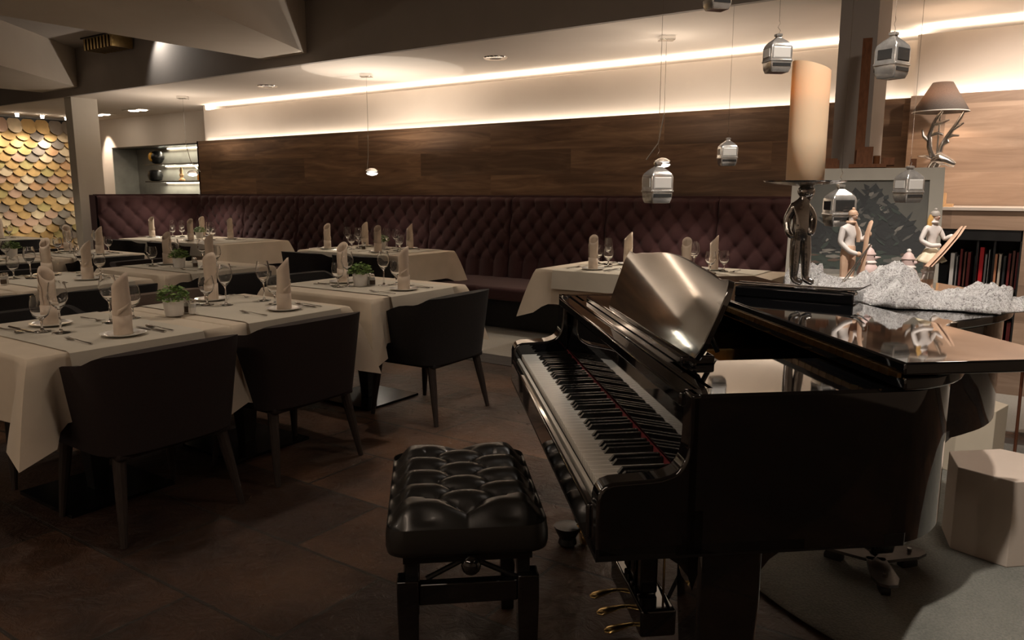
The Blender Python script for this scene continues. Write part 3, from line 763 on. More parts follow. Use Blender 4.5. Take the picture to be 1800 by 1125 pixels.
# ------------------------------------------------------------------ grand piano
PA = R(-48.914); KX, KY = math.cos(PA), math.sin(PA)
def kr(k, p, z=0): return (k*KX - p*KY, k*KY + p*KX, z)
K0, P0 = -1.97, .9
piano = thing('grand_piano', 'glossy black baby grand piano with folded lid and open keyboard', 'piano', kr(K0, P0), PA)
TP = Matrix.Translation((-K0, -P0, 0))
def pp(name, m, mt, parent=None, **k): return ob(name, m.xf(TP), mt, parent or piano, **k)
KN_, KF = -1.285, -2.66
side = [(KN_,.47),(KN_,.70),(KN_,.86),(-1.297,.93),(-1.35,1.01),(-1.45,1.085),(-1.58,1.15),(-1.72,1.23),(-1.83,1.34),(-1.885,1.46),(-1.95,1.58),(-2.05,1.69),(-2.2,1.79),(-2.4,1.85),(-2.58,1.86),(-2.645,1.83),(-2.66,1.76)]
outer = [side[0]] + catmull(side[1:], 4) + [(KF,.47)]
def inset(pts, d):
    out = []; n = len(pts)
    for i in range(n):
        a = Vector(pts[max(i-1,0)]); b = Vector(pts[min(i+1,n-1)]); t_ = (b-a).normalized()
        nrm = Vector((-t_.y, t_.x)); out.append(tuple(Vector(pts[i])+nrm*d))
    return out
inner = inset(outer, .045)
ZB, ZR = .615, .92
m = MB()
ro = [[(x, y, ZB) for x, y in outer], [(x, y, ZR-.006) for x, y in outer], [(x*1.0, y, ZR) for x, y in inset(outer, .005)], [(x, y, ZR) for x, y in inset(outer, .04)], [(x, y, ZR-.006) for x, y in inner], [(x, y, ZB) for x, y in inner]]
m.rings(ro + [ro[0]], cap=False, close=False)
pp('rim', m, black_lac, ang=30)
m = MB(); m.prism(inner, .70, .72); pp('soundboard', m, walnut, smooth=False)
m = MB(); m.prism([(KN_-.05,.50),(KN_-.05,.95),(-1.40,.98),(-1.75,1.18),(-1.93,1.38),(-2.1,1.65),(-2.6,1.8),(-2.61,.50)], .80, .815)
for x, y1_ in ((-1.5,.95),(-1.75,1.08),(-2.0,1.4),(-2.25,1.6),(-2.45,1.7)): m.box((x,.66,.815), (x+.02,y1_,.85))
pp('iron_plate', m, brass_dark, smooth=False)
pp('case_bottom', MB().prism([(KN_,.30),(KN_,.9),(-1.36,.99),(-1.6,1.13),(-1.82,1.36),(-2.1,1.68),(-2.62,1.8),(KF,.30)], ZB-.005, ZB+.02), black_satin, smooth=False)
pp('front_wall', MB().box((KF,.45,ZB), (KN_,.50,.70)), black_lac, smooth=False)
pp('pin_block', MB().box((-2.61,.52,.72), (-1.33,.66,.90)), shelf_black, smooth=False)
# cheeks (arms)
prof = [(.30,ZB),(.30,.725)] + [(.30+.03*(1-math.cos(t_)), .725+.035*math.sin(t_)) for t_ in (.5,1.0,1.57)] + [(.40,.763)] + catmull([(.42,.765),(.45,.778),(.466,.81),(.470,.86),(.470,ZR)], 5) + [(.49,ZR),(.49,ZB)]
for a, b in ((-1.335, KN_), (KF, -2.585)):
    m = MB(); m.rings([[(a, y, z) for y, z in prof], [(b, y, z) for y, z in prof]])
    pp('cheek', m, black_lac, bevel=.006, bseg=3, ang=40)
# keybed, keyslip
pp('keybed', MB().box((-2.585,.31,.62), (-1.335,.50,.695)), black_satin, smooth=False)
pp('keyslip', MB().box((-2.585,.292,.63), (-1.335,.312,.703)), black_lac, bevel=.006, bseg=3)
pp('key_rail', MB().box((-2.585,.313,.695), (-1.335,.322,.706)), ivory, smooth=False)
# keys: 52 white, 36 black
KL, KR_ = -2.580, -1.340; kw = (KR_-KL)/52
wk = None
for i in range(52):
    if wk is None:
        wk = pp('white_key', MB().box((KL+.0006,.327,.700), (KL+kw-.0006,.488,.722)), ivory, bevel=.0012, bseg=1)
    else:
        c_ = wk.copy(); C.objects.link(c_); c_.parent = piano; c_.location = (i*kw,0,0)
bk = None
pat = [0, 2, 3, 5, 6]   # black keys right of these degrees, counted from A
for i in range(51):
    deg = i % 7    # A B C D E F G
    if deg in (0, 2, 3, 5, 6):
        x = KL+(i+1)*kw
        if bk is None:
            x0 = x; m = MB()
            m.rings([[(x-.006,.376,.722),(x+.006,.376,.722),(x+.006,.484,.722),(x-.006,.484,.722)], [(x-.0045,.386,.734),(x+.0045,.386,.734),(x+.0045,.484,.735),(x-.0045,.484,.735)]])
            bk = pp('black_key', m, ebony, smooth=False)
        else:
            c_ = bk.copy(); C.objects.link(c_); c_.parent = piano; c_.location = (x-x0,0,0)
pp('felt_strip', MB().box((-2.58,.4850,.722), (-1.34,.4875,.7358)), red_felt, smooth=False)
m = MB(); m.rings([[(a, .488, .724),(a, .500,.86),(a,.512,.86),(a,.502,.724)] for a in (-2.585,-1.335)]); pp('fallboard', m, black_lac, smooth=False)
m = MB(); m.box((-2.615,.462,.886), (-1.33,.500,.915)); pp('fallboard_lip', m, black_lac, bevel=.005, bseg=2)
m = MB(); m.box((-2.615,.500,.900), (-1.33,.530,.919)); m.box((-2.50,.545,.919), (-1.50,.556,.928)); pp('front_rail', m, black_lac, bevel=.003)
pp('music_shelf', MB().box((-2.48,.530,.917), (-1.525,.605,.938)), black_lac, bevel=.005, bseg=3)
pp('side_shelf', MB().box((-1.56,.515,.905), (-1.30,.855,.919)), black_lac, bevel=.002)
pp('side_shelf', MB().box((-2.64,.515,.905), (-2.48,.855,.919)), black_lac, bevel=.002)
# music desk
LEAN = R(21)
half = [(0,.0),(.372,.0),(.385,.03),(.392,.09),(.396,.14),(.386,.172),(.372,.176),(.33,.173),(.27,.180),(.20,.186),(.12,.194),(.05,.199),(0,.200)]
sh_ = half[:]; 
pts = [(x, z) for x, z in sh_[1:]] + [(-x, z) for x, z in reversed(sh_[1:-1])]
pts = [pts[0]] + catmull(pts[1:-1], 4) + [pts[-1]]
def dk(x, z, y):
    s_, c_ = math.sin(LEAN), math.cos(LEAN)
    return (-1.868+x, .548+z*s_+y*c_, .938+z*c_-y*s_)
m = MB(); m.rings([[dk(x, z, 0) for x, z in pts], [dk(x, z, .014) for x, z in pts]])
desk = pp('music_desk', m, desk_lac, ang=30, bevel=.002)
for x in (-2.1,-1.64): pp('desk_prop', MB().tube((x,.60,1.03), (x,.655,.921), .006), black_lac)
# lid: main part, folded-back front flap, hinge
lo = inset(outer, -.022)
lid_pts = [(KN_+.022,.86)] + [q for q in lo if q[1] > .87] + [(KF-.022,.86)]
pp('lid', MB().prism(lid_pts, .922, .946), black_lac, bevel=.004, ang=30)
pp('lid_flap', MB().box((KF-.022,.857,.950), (KN_+.022,1.195,.974)), black_lac, bevel=.004)
m = MB(); m.box((KF-.01,.850,.944), (KN_+.012,.858,.953)); 
for i in range(44): m.box((KF+i*.031,.849,.942), (KF+i*.031+.027,.8585,.955))
pp('lid_hinge', m, brass_dark, smooth=False)
pp('lid_bumper', MB().box((-1.315,1.145,.974), (-1.295,1.17,.986)), shelf_black, bevel=.003)
# legs with brackets
def leg(k, p, casters=1):
    m = MB()
    w0, w1 = .062, .048
    m.rings([[(k+dx*w, p+dy*w, z) for dx, dy in ((-1,-1),(1,-1),(1,1),(-1,1))] for z, w in ((.615,w0),(.50,w0),(.20,w1),(.10,w1*.8))])
    lg = pp('leg', m, black_lac, bevel=.006, ang=40)
    for sx, sy in ((0,1),(0,-1),(1,0),(-1,0)):
        m = MB(); cur = [(w0-.002,.615)] + [(w0+.13, .615)] + [(w0+.13-.13*math.sin(t_), .615-.10+.10*math.cos(t_)) for t_ in (.3,.6,.9,1.2,1.5)]
        def f(r_, z, o_): return (k+(sx*r_ if sx else o_), p+(sy*r_ if sy else o_), z)
        m.rings([[f(r_, z, -.03) for r_, z in cur], [f(r_, z, .03) for r_, z in cur]])
        if sx == 0: ob('bracket', m.xf(TP), black_lac, lg, smooth=False)
        else: m.bm.free()
    return lg
def caster(lg, k, p, s_=1):
    m = MB(); m.lathe([(.012,.10),(.016,.085),(.03,.075),(.034,.06),(.022,.05)], 16, c=(k,p,0)); 
    ca_ = ob('caster', m.xf(TP), brass, lg)
    M2 = Matrix.Rotation(R(90), 3, 'X')
    m = MB(); m.lathe([(.006,-.014),(.03,-.012),(.032,0),(.03,.012),(.006,.014)], 20, c=(k,p,.032), m=M2); ob('caster_wheel', m.xf(TP), brass, lg)
lg = leg(-1.352,.56); caster(lg, -1.352, .56)
lg = leg(-2.595,.56); caster(lg, -2.595, .56)
for k_ in (-2.63,):
    m = MB(); m.lathe([(.02,0),(.035,.01),(.03,.03),(.045,.06),(.05,.075),(.02,.078)], 16, c=(-2.60,.50,0)); ob('caster_cup', m.xf(TP), black_satin, lg)
lg = leg(-2.25,1.48); caster(lg, -2.36, 1.55)
arm_m = noisy(mat('caster_arm_grey', rough=.35, metal=.5), (.07,.065,.06), (.11,.10,.095), 20, .05)
for i, an in enumerate((-.35, 1.75, 3.85)):
    ca, sa = math.cos(an), math.sin(an)
    m = MB(); rot = Matrix.Rotation(an, 3, 'Z')
    pts_ = [(.0,-.030),(.14,-.042),(.185,-.028),(.195,0),(.185,.028),(.14,.042),(.0,.030)]
    m.rings([[tuple(rot @ Vector((x, y, z)) + Vector((-2.25,1.48,0))) for x, y in pts_] for z in (.062,.072)])
    ob('caster_arm', m.xf(TP), arm_m, lg, smooth=False)
    m = MB(); m.lathe([(.008,0),(.008,.012)], 10, c=(-2.25+.14*ca,1.48+.14*sa,.072)); ob('arm_bolt', m.xf(TP), steel, lg)
    m = MB(); m.lathe([(.012,-.016),(.03,-.014),(.031,.014),(.012,.016)], 18, c=(-2.25+.135*ca,1.48+.135*sa,.031), m=rot @ Matrix.Rotation(R(90), 3, 'X')); ob('caster_wheel', m.xf(TP), shelf_black, lg)
# pedal lyre
m = MB(); m.box((-2.06,.585,.16), (-2.02,.635,.615)); m.box((-2.13,.585,.16), (-2.095,.635,.615)); m.box((-1.985,.585,.16), (-1.95,.635,.615)); ly = pp('lyre_post', m, black_lac, bevel=.006)
m = MB(); m.box((-2.21,.565,.075), (-1.87,.665,.155)); pp('pedal_box', m, black_lac, bevel=.008, bseg=3)
m = MB()
for x in (-2.12,-2.04,-1.96): m.tube((x,.655,.15), (x,.655,.615), .0035, seg=8)
pp('pedal_rods', m, brass)
m = MB(); m.tube((-2.13,.655,.12), (-2.16,.86,.615), .006, seg=8); m.tube((-1.95,.655,.12), (-1.92,.86,.615), .006, seg=8); pp('lyre_brace', m, metal_black)
for x in (-2.135,-2.04,-1.945):
    m = MB(); m.path([(x,.60,.075),(x,.55,.072),(x,.52,.066),(x,.495,.060),(x,.482,.058)], [.009,.010,.016,.019,.006], 12, flat=.42); pp('pedal', m, brass)

# ------------------------------------------------------------------ piano bench
BK, BP = -1.97, .09
bench = thing('piano_bench', 'black tufted leather piano bench with adjustable scissor frame', 'bench', kr(BK, BP), PA)
HX, HY = .272, .188
def bt(u, v):
    au, av = abs(u), abs(v)
    if av > .1: f = abs(math.cos(PI*u/.1))**.8 if au < .17 else 1
    elif au > .2: f = abs(math.sin(PI*v/.2))**.8
    else: f = (abs(math.sin(PI*(u/.1+v/.2)))*abs(math.sin(PI*(u/.1-v/.2))))**.4
    A = u/.1+v/.2; B_ = u/.1-v/.2; da, db = A-round(A), B_-round(B_)
    d = math.exp(-(da*da+db*db)/.05) if av < .16 and au < .25 else 0
    return .55*f+.45*(1-d)
def bf(i, j):
    s, t_ = i*2-1, j*2-1
    x, y = s*HX, t_*HY
    ex = sm(.74, 1.0, abs(s)); ey = sm(.62, 1.0, abs(t_)); e = 1-(1-ex)*(1-ey)
    f = bt(x, y)
    z = .492 + .052*(f*(1-.75*e)+.75*e*.9)
    z -= .050*max(ex, 0)**2.2 + .045*max(ey, 0)**2.2
    # round corners
    cr = .045; ax, ay = abs(x)-(HX-cr), abs(y)-(HY-cr)
    if ax > 0 and ay > 0:
        l = math.hypot(ax, ay)
        if l > cr: k_ = cr/l; x = math.copysign(HX-cr+ax*k_, x); y = math.copysign(HY-cr+ay*k_, y)
    return (x, y, z)
m = MB(); m.grid(bf, 96, 72)
# skirt
per = [bf(i/96, 0) for i in range(96)] + [bf(1, j/72) for j in range(72)] + [bf(1-i/96, 1) for i in range(96)] + [bf(0, 1-j/72) for j in range(72)]
rg = [per] + [[(x*(1+o_), y*(1+o_*1.3), z_) for x, y, _ in per] for z_, o_ in ((.500,.014),(.475,.028),(.45,.030),(.435,.018),(.428,-.02))]
m.rings(rg, cap=False); bmesh.ops.remove_doubles(m.bm, verts=m.bm.verts, dist=.0004)
cu = ob('leather_cushion', m, leather, bench, ang=80)
# buttons at lattice points inside
for iu in range(-4, 5):
    for iv in range(-4, 5):
        A, B_ = iu, iv
        u_ = (A+B_)*.05; v_ = (A-B_)*.1
        if abs(u_) < .21 and abs(v_) < .11:
            ob('tuft_button', MB().sphere((u_, v_, .495), (.009,.009,.005)), leather, cu)
ob('seat_board', MB().box((-.25,-.155,.405), (.25,.155,.43)), black_satin, bench, smooth=False)
for sx in (-1, 1):
    for sy in (-1, 1):
        x, y = sx*.235, sy*.145
        m = MB(); m.rings([[(x+dx*w, y+dy*w, z) for dx, dy in ((-1,-1),(1,-1),(1,1),(-1,1))] for z, w in ((0,.019),(.30,.026),(.365,.026))])
        ob('leg', m, black_lac, bench, bevel=.003)
        ob('upper_post', MB().bc((x*.96,y*.93,.385), (.03,.03,.05)), black_satin, bench, smooth=False)
for sx in (-1, 1): ob('end_rail', MB().box((sx*.235-.014,-.12,.295), (sx*.235+.014,.12,.350)), black_lac, bench, bevel=.004)
for sy in (-1, 1): ob('side_rail', MB().box((-.21,sy*.145-.012,.295), (.21,sy*.145+.012,.350)), black_lac, bench, bevel=.004)
for x_ in (.21,-.21):
    ob('scissor_bar', MB().tube((x_,-.10,.345), (x_,.02,.405), .007, seg=8), metal_black, bench); ob('scissor_bar', MB().tube((x_+.015,.12,.345), (x_+.015,.0,.405), .007, seg=8), metal_black, bench)
kb = ob('adjusting_knob', MB().sphere((.285,.005,.412), (.02,.024,.024), 16, 10), black_lac, bench)
ob('knob_shaft', MB().tube((.2,.005,.41), (.29,.005,.412), .007), metal_black, kb)

# ------------------------------------------------------------------ rug, stools
tag(ob('round_rug', MB().lathe([(1.19,.004),(1.21,.006),(1.215,.012),(1.20,.020),(1.10,.022),(.001,.022)], 96, c=(.10,3.30,0)), rug_m, ang=60), 'round grey green pile rug under the piano tail', 'rug')
def hexstool(name, pts, h, mt, label):
    m = MB(); m.prism(pts, .0, h); cx = sum(p[0] for p in pts)/len(pts); cy = sum(p[1] for p in pts)/len(pts)
    m.xf(Matrix.Translation((-cx,-cy,0)))
    t = thing(name, label, 'stool', (cx,cy,.022), 0, None)
    ob('body', m, mt, t, bevel=.003, smooth=False)
    b = MB(); b.prism([((x-cx)*.93,(y-cy)*.93) for x, y in pts], -.0, .004); ob('glide', b, shelf_black, t, smooth=False); t.location.z = .022
    return t
hexstool('hexagonal_stool', [(-.172,3.0),(.0,2.945),(.135,3.07),(.115,3.27),(-.06,3.31),(-.215,3.17)], .305, hexm, 'beige faceted low stool on the rug at the right picture edge')
hexstool('hexagonal_stool', [(-.36,3.93),(-.24,3.86),(-.10,3.90),(-.06,4.06),(-.20,4.18),(-.36,4.10)], .30, hexm2, 'pale cream faceted low stool standing behind the piano tail')
t = thing('side_table', 'small round side table with thin copper legs at the right picture edge', 'side table', (.14,4.25,.02))
ob('table_top', MB().lathe([(.17,.44),(.18,.443),(.18,.455),(.17,.458)], 40), copper, t)
for a_ in (3.0, 5.1, .9): ob('leg', MB().tube((.16*math.cos(a_),.16*math.sin(a_),0), (.165*math.cos(a_),.165*math.sin(a_),.445), .007), copper, t)
tag(ob('floor_stand', MB().lathe([(.045,0),(.05,.01),(.034,.10),(.028,.25),(.028,.44),(.001,.445)], 20, c=(0,0,0)), black_satin, loc=(*kr(-2.73,1.97)[:2],.022)), 'black tapered post standing on the rug behind the piano', 'stand')

# ------------------------------------------------------------------ figures
def skin(name, V, Ed, rad, mt, parent, sub=2, root=0):
    me = bpy.data.meshes.new(name); me.from_pydata([Vector(v) for v in V], Ed, []); me.materials.append(mt)
    o = bpy.data.objects.new(name, me); C.objects.link(o); o.parent = parent
    s_ = o.modifiers.new('skin', 'SKIN'); s_.use_smooth_shade = True
    ly_ = me.skin_vertices[0].data if len(me.skin_vertices) else None
    if ly_ is None:
        bm = bmesh.new(); bm.from_mesh(me); bm.verts.layers.skin.verify(); bm.to_mesh(me); bm.free(); ly_ = me.skin_vertices[0].data
    for i, r_ in enumerate(rad):
        ly_[i].radius = r_ if hasattr(r_, '__len__') else (r_, r_); ly_[i].use_root = (i == root)
    s2 = o.modifiers.new('sub', 'SUBSURF'); s2.levels = sub; s2.render_levels = sub
    return o
def bend(p, s): return tuple(a*s for a in p)
# the candle holder: chrome skier carrying a tray; local x = picture right
cpos = kr(-2.09, 1.085, .974); cpos = (cpos[0]-.014, cpos[1]-.010, cpos[2])
YAWC = R(34.6)
ch = thing('skier_candle_holder', 'chrome skier figure candle holder with round tray on a black box base', 'candle holder', cpos, YAWC-.05)
A_ = R(-34)
rb = Matrix.Rotation(A_, 4, 'Z')
ob('base_box', MB().box((-.165,-.06,0), (.165,.06,.030)).xf(rb), black_lac, ch, bevel=.004, bseg=2)
for yy in (-.022,.022):
    m = MB(); m.path([(-.18,yy,.034),(-.05,yy,.033),(.12,yy,.034),(.17,yy,.040),(.19,yy,.052)], [.010,.012,.012,.010,.004], 8, flat=.25)
    ob('ski', m.xf(rb), pewter, ch)
S = .30
V = [(0,0,.50),(-.01,0,.60),(-.035,0,.74),(0,0,.81),(.035,-.0,.885),(.04,0,.93),   # pelvis, waist, chest, neck, head, crown
     (-.045,0,.49),(-.05,.0,.27),(-.05,0,.06),(.03,-.03,.03),                 # right leg
     (.035,0,.49),(.055,0,.27),(.06,0,.06),(.14,-.03,.03),                    # left leg
     (-.09,0,.75),(-.14,.02,.62),(-.13,-.03,.50),(-.09,-.05,.46),              # right arm (hand in pocket)
     (.05,0,.755),(.10,.0,.64),(.08,-.06,.53),(.055,-.07,.48)]
Ed = [(0,1),(1,2),(2,3),(3,4),(4,5),(0,6),(6,7),(7,8),(8,9),(0,10),(10,11),(11,12),(12,13),(2,14),(14,15),(15,16),(16,17),(2,18),(18,19),(19,20),(20,21)]
rd = [.085,.075,.10,.040,.074,.055,.062,.052,.040,.032,.062,.052,.040,.032,.05,.042,.033,.03,.05,.042,.033,.03]
skin('skier_body', [(x*S, y*S, z*S+.036) for x, y, z in V], Ed, [r_*S for r_ in rd], pewter, ch)
ob('cap', MB().sphere((.006,0,.036+.895*S), (.024,.024,.020)), pewter, ch)
ob('face', MB().sphere((.004,-.021,.036+.875*S), (.006,.007,.006)).sphere((-.004,-.0195,.036+.882*S), .0028).sphere((.012,-.0195,.036+.882*S), .0028).box((-.004,-.022,.036+.855*S), (.011,-.019,.036+.858*S)), silver, ch)
ob('tray', MB().lathe([(.005,.306),(.010,.318),(.07,.324),(.108,.330),(.112,.334),(.106,.334),(.07,.330),(.001,.328)], 48), pewter, ch)
cz = cpos[2]+.330
cd = thing('pillar_candle', 'tall cream pillar candle with slanted glowing top on the tray', 'candle', (cpos[0],cpos[1],cz), YAWC)
m = MB(); CR = .051; n = 40
def ring(r_, zf): return [(r_*math.cos(2*PI*k/n), r_*math.sin(2*PI*k/n), zf(r_*math.cos(2*PI*k/n))) for k in range(n)]
top = lambda x: .328 - .30*(x+CR)
top_in = lambda x: .328 - .30*(x+CR) - .002
m.rings([ring(CR-.004, lambda x: 0), ring(CR, lambda x: .004), ring(CR, lambda x: .12), ring(CR, top), ring(CR-.004, lambda x: top(x)+.001), ring(CR-.007, lambda x: .22), ring(.002, lambda x: .22)])
ob('wax_body', m, wax, cd, ang=50)
ob('led_flame', MB().lathe([(.002,.222),(.006,.232),(.005,.245),(.001,.262)], 12), mat('flame_glow', (1,.7,.3), .5, emis=(1,.55,.14), es=16), cd)

# ceramic skiers on the lid
def ski_figure(loc, rz, label, female):
    t = thing('skier_figurine', label, 'figurine', loc, rz)
    ob('stand', MB().lathe([(.045,0),(.052,.004),(.048,.010),(.02,.014),(.001,.014)], 20), cer_white, t)
    S = .285
    if not female:
        V = [(0,0,.50),(0,0,.60),(.0,0,.74),(.01,0,.815),(.02,-.01,.895),(.025,-.01,.93),(-.05,0,.49),(-.05,.0,.27),(-.05,0,.07),(-.02,-.06,.055),(.045,.0,.49),(.05,0,.27),(.035,.02,.07),(.08,-.04,.055),
             (-.10,0,.75),(-.13,0,.60),(-.06,-.08,.50),(.03,-.12,.47),(.10,0,.74),(.13,-.04,.62),(.16,-.08,.66),(.18,-.09,.69)]
        top_m, leg_m = cer_white, cer_tan
    else:
        V = [(0,0,.52),(0,0,.60),(.0,0,.74),(.0,0,.815),(.01,-.01,.885),(.015,-.01,.92),(-.04,0,.49),(-.05,.0,.28),(-.06,0,.07),(-.07,-.05,.055),(.04,.0,.49),(.04,0,.28),(.02,0,.07),(.03,-.05,.055),
             (-.09,0,.75),(-.15,0,.62),(-.08,-.08,.56),(.03,-.11,.57),(.09,0,.74),(.14,-.03,.63),(.16,-.09,.66),(.19,-.11,.68)]
        top_m, leg_m = cer_white, cer_tan
    Ed = [(0,1),(1,2),(2,3),(3,4),(4,5),(0,6),(6,7),(7,8),(8,9),(0,10),(10,11),(11,12),(12,13),(2,14),(14,15),(15,16),(16,17),(2,18),(18,19),(19,20),(20,21)]
    g = .85 if female else 1
    rd = [.065*g,.055*g,.078*g,.03,.045,.036,.045*g,.036*g,.030,.024,.045*g,.036*g,.030,.024,.04*g,.033*g,.028,.026,.04*g,.033*g,.028,.026]
    P = [(x*S, y*S, z*S) for x, y, z in V]
    bodyo = skin('body', P, Ed, [r_*S for r_ in rd], top_m, t)
    hx, hy, hz = P[4]
    ob('face', MB().sphere((hx+.001,hy-.004,hz), (.0115,.011,.014)).sphere((hx+.001,hy-.0155,hz-.001), (.002,.003,.003)).sphere((hx-.004,hy-.014,hz+.004), .0014).sphere((hx+.006,hy-.014,hz+.004), .0014), cer_skin, t)
    ob('mouth', MB().box((hx-.002,hy-.0155,hz-.0075), (hx+.004,hy-.0135,hz-.006)), mat('lips', (.5,.15,.12), .5) if female else bpy.data.materials.get('lips') or cer_tan, t, smooth=False)
    m = MB(); m.sphere((hx,hy+.001,hz+.008), (.0145,.0145,.0115)); m.lathe([(.0150,-.003),(.0155,0),(.0150,.003)], 16, c=(hx,hy,hz+.005)); m.sphere((hx,hy,hz+.022), .005); ob('hat', m, cer_grey if female else cer_tan, t)
    m = MB(); m.lathe([(.014,-.004),(.017,0),(.014,.005)], 16, c=(P[3][0],P[3][1],P[3][2]+.002)); 
    if not female: m.path([(P[3][0]+.006,P[3][1]-.012,P[3][2]),(P[3][0]+.012,P[3][1]-.02,P[3][2]-.03),(P[3][0]+.014,P[3][1]-.02,P[3][2]-.06)], [.006,.009,.007], 8, flat=.5)
    ob('scarf', m, cer_tan if not female else cer_white, t)
    if female:
        m = MB(); m.path([(hx-.009,hy+.004,hz+.004),(hx-.014,hy+.004,hz-.012),(hx-.017,hy+.002,hz-.03),(hx-.016,hy,hz-.04)], [.008,.009,.008,.002], 8); m.path([(hx+.006,hy+.008,hz+.002),(hx+.002,hy+.013,hz-.014),(hx,hy+.014,hz-.03)], [.008,.008,.003], 8)
        ob('hair', m, cer_hair, t)
        m = MB(); n = 32
        def sk(i, j):
            a = i*2*PI; r_ = (.016+.032*j)*(1+.12*math.sin(a*6)*j); return (r_*math.cos(a), r_*math.sin(a)*.8, .152-.045*j-.006*math.cos(a*3)*j)
        m.grid(sk, n, 6, True); o = ob('skirt', m, mat('figure_cream', (.74,.66,.48), .5), t); solid(o, .002)
        for i_ in (8, 12): ob('sock_cuff', MB().lathe([(.010,-.006),(.0125,0),(.010,.006)], 12, c=(P[i_][0]*.9+P[i_-1][0]*.1,P[i_][1],.078)), cer_white, t)
        for dx in (0, .014):
            m = MB(); m.path([(-.045+dx,-.035,.095),(.0+dx,-.038,.14),(.05+dx,-.04,.195),(.075+dx,-.038,.222)], [.010,.010,.009,.004], 8, flat=.3)
            ob('ski', m, cer_tan, t)
        ob('boots', MB().path([(P[8][0],0,.05),(P[8][0],-.002,.02),(P[9][0],P[9][1],.014)], [.011,.010,.007], 10).path([(P[12][0],0,.05),(P[12][0],-.002,.02),(P[13][0],P[13][1],.014)], [.011,.010,.007], 10), cer_tan, t)
    else:
        m = MB(); m.path([(0,0,.16),(-.001,0,.142),(-.014,0,.13),(-.0145,.0,.08),(-.0145,0,.018),(-.006,-.017,.016)], [.02,.023,.0145,.012,.0105,.008], 10); m.path([(.0,0,.142),(.013,0,.13),(.0145,0,.08),(.010,.006,.018),(.023,-.011,.016)], [.022,.0145,.012,.0105,.008], 10)
        ob('trousers', m, cer_tan, t)
        ob('boot_cuff', MB().lathe([(.013,-.005),(.0165,0),(.013,.005)], 12, c=(-.0145,0,.055)).lathe([(.013,-.005),(.0165,0),(.013,.005)], 12, c=(.0125,.002,.055)), cer_white, t)
        m = MB(); m.path([(.028,-.030,.04),(.032,-.034,.12),(.036,-.036,.20),(.050,-.034,.235),(.053,-.032,.240)], [.010,.010,.010,.009,.004], 8, flat=.4); ob('ski', m, cer_tan, t)
        m = MB(); m.tube((.045,-.045,.165), (-.070,-.055,.035), .0022, seg=8); m.tube((.040,-.048,.165), (-.078,-.055,.04), .0022, seg=8); ob('ski_pole', m, silver, t)
        ob('mitten', MB().sphere((P[21][0],P[21][1],P[21][2]), (.010,.010,.011)).sphere((P[17][0],P[17][1],P[17][2]), (.009,.009,.009)), cer_tan, t)
    return t
def on_lid(k, p, z=.9465): return kr(k, p, z)
ski_figure(on_lid(-2.335,1.355), YAWC+.35, 'cream and tan skier figurine holding long poles, beside the chrome candle holder', False)
ski_figure(on_lid(-2.315,1.625), YAWC+.25, 'blonde skier figurine in white top and skirt carrying skis', True)
def bird(loc, rz, label):
    t = thing('snow_bird_figurine', label, 'figurine', loc, rz, None)
    m = MB(); m.lathe([(.012,0),(.028,.012),(.034,.032),(.028,.052),(.018,.064),(.020,.078),(.019,.092),(.008,.102)], 20); ob('body', m, cer_pink, t)
    ob('beak', MB().lathe([(.007,0),(.001,.018)], 10, c=(.016,-.008,.080), m=Matrix.Rotation(R(80), 3, Vector((.3,1,0)))), cer_pink, t)
    ob('eye', MB().sphere((.010,-.017,.086), .0025).sphere((.017,.006,.086), .0025), shelf_black, t)
    ob('scarf', MB().lathe([(.020,-.005),(.025,0),(.020,.006)], 18, c=(0,0,.066)), cer_white, t)
    h_ = ob('pompom_hat', MB().lathe([(.0195,.088),(.0215,.092),(.0195,.097)], 18).lathe([(.018,.096),(.014,.106),(.006,.114)], 18), cer_pink, t)
    ob('pompom', MB().sphere((0,0,.118), .0070), cer_white, h_)
bird(on_lid(-2.35,1.435,.985), YAWC, 'small pink snow bird figurine in pompom hat, left one beside the poles skier')
bird(on_lid(-2.33,1.56,.970), YAWC-.2, 'small pink snow bird figurine in pompom hat, right one by the blonde skier')
# crumpled metallic mesh on the lid
def wrap(i, j):
    # spine runs from the candle to the lid tail
    P = [(-2.58,1.27),(-2.30,1.28),(-2.12,1.40),(-2.08,1.52),(-1.98,1.60),(-1.98,1.72)]
    s = i*(len(P)-1); k = min(int(s), len(P)-2); f = s-k
    cx = P[k][0]*(1-f)+P[k+1][0]*f; cy = P[k][1]*(1-f)+P[k+1][1]*f
    w = .13*(math.sin(PI*min(1, max(0, i*.96+.02)))**.4); a = (j*2-1)
    e = 1-a*a
    x = cx + a*w*.75; y = cy - a*w*.55*.9
    nz = noise.noise(Vector((x*9, y*9, 2))); n2_ = noise.noise(Vector((x*30, y*30, 7))); n3 = abs(noise.noise(Vector((x*55, y*55, 1))))
    hgt = (.055+.03*math.sin(i*17+1)+.02*(i < .3))*(1-.55*sm(.55, .8, i))
    rg_ = 1-abs(noise.noise(Vector((x*17, y*17, 4))))*2.2
    z = .949 + max(0, e**.6*(hgt*math.sin(PI*min(1,i*.98+.01))**.35 + nz*.045 + rg_*.016 + n2_*.018 + n3*.016))
    x += nz*.022; y += n2_*.018
    return (*kr(x, y)[:2], z)
m = MB(); m.grid(wrap, 150, 60)
for i in range(7):
    pass
o = ob('silver_mesh_cloth', m, wrapm, ang=28); solid(o, .0012)
tag(o, 'crumpled silver metallic mesh cloth draped around the figurines on the piano lid', 'cloth')

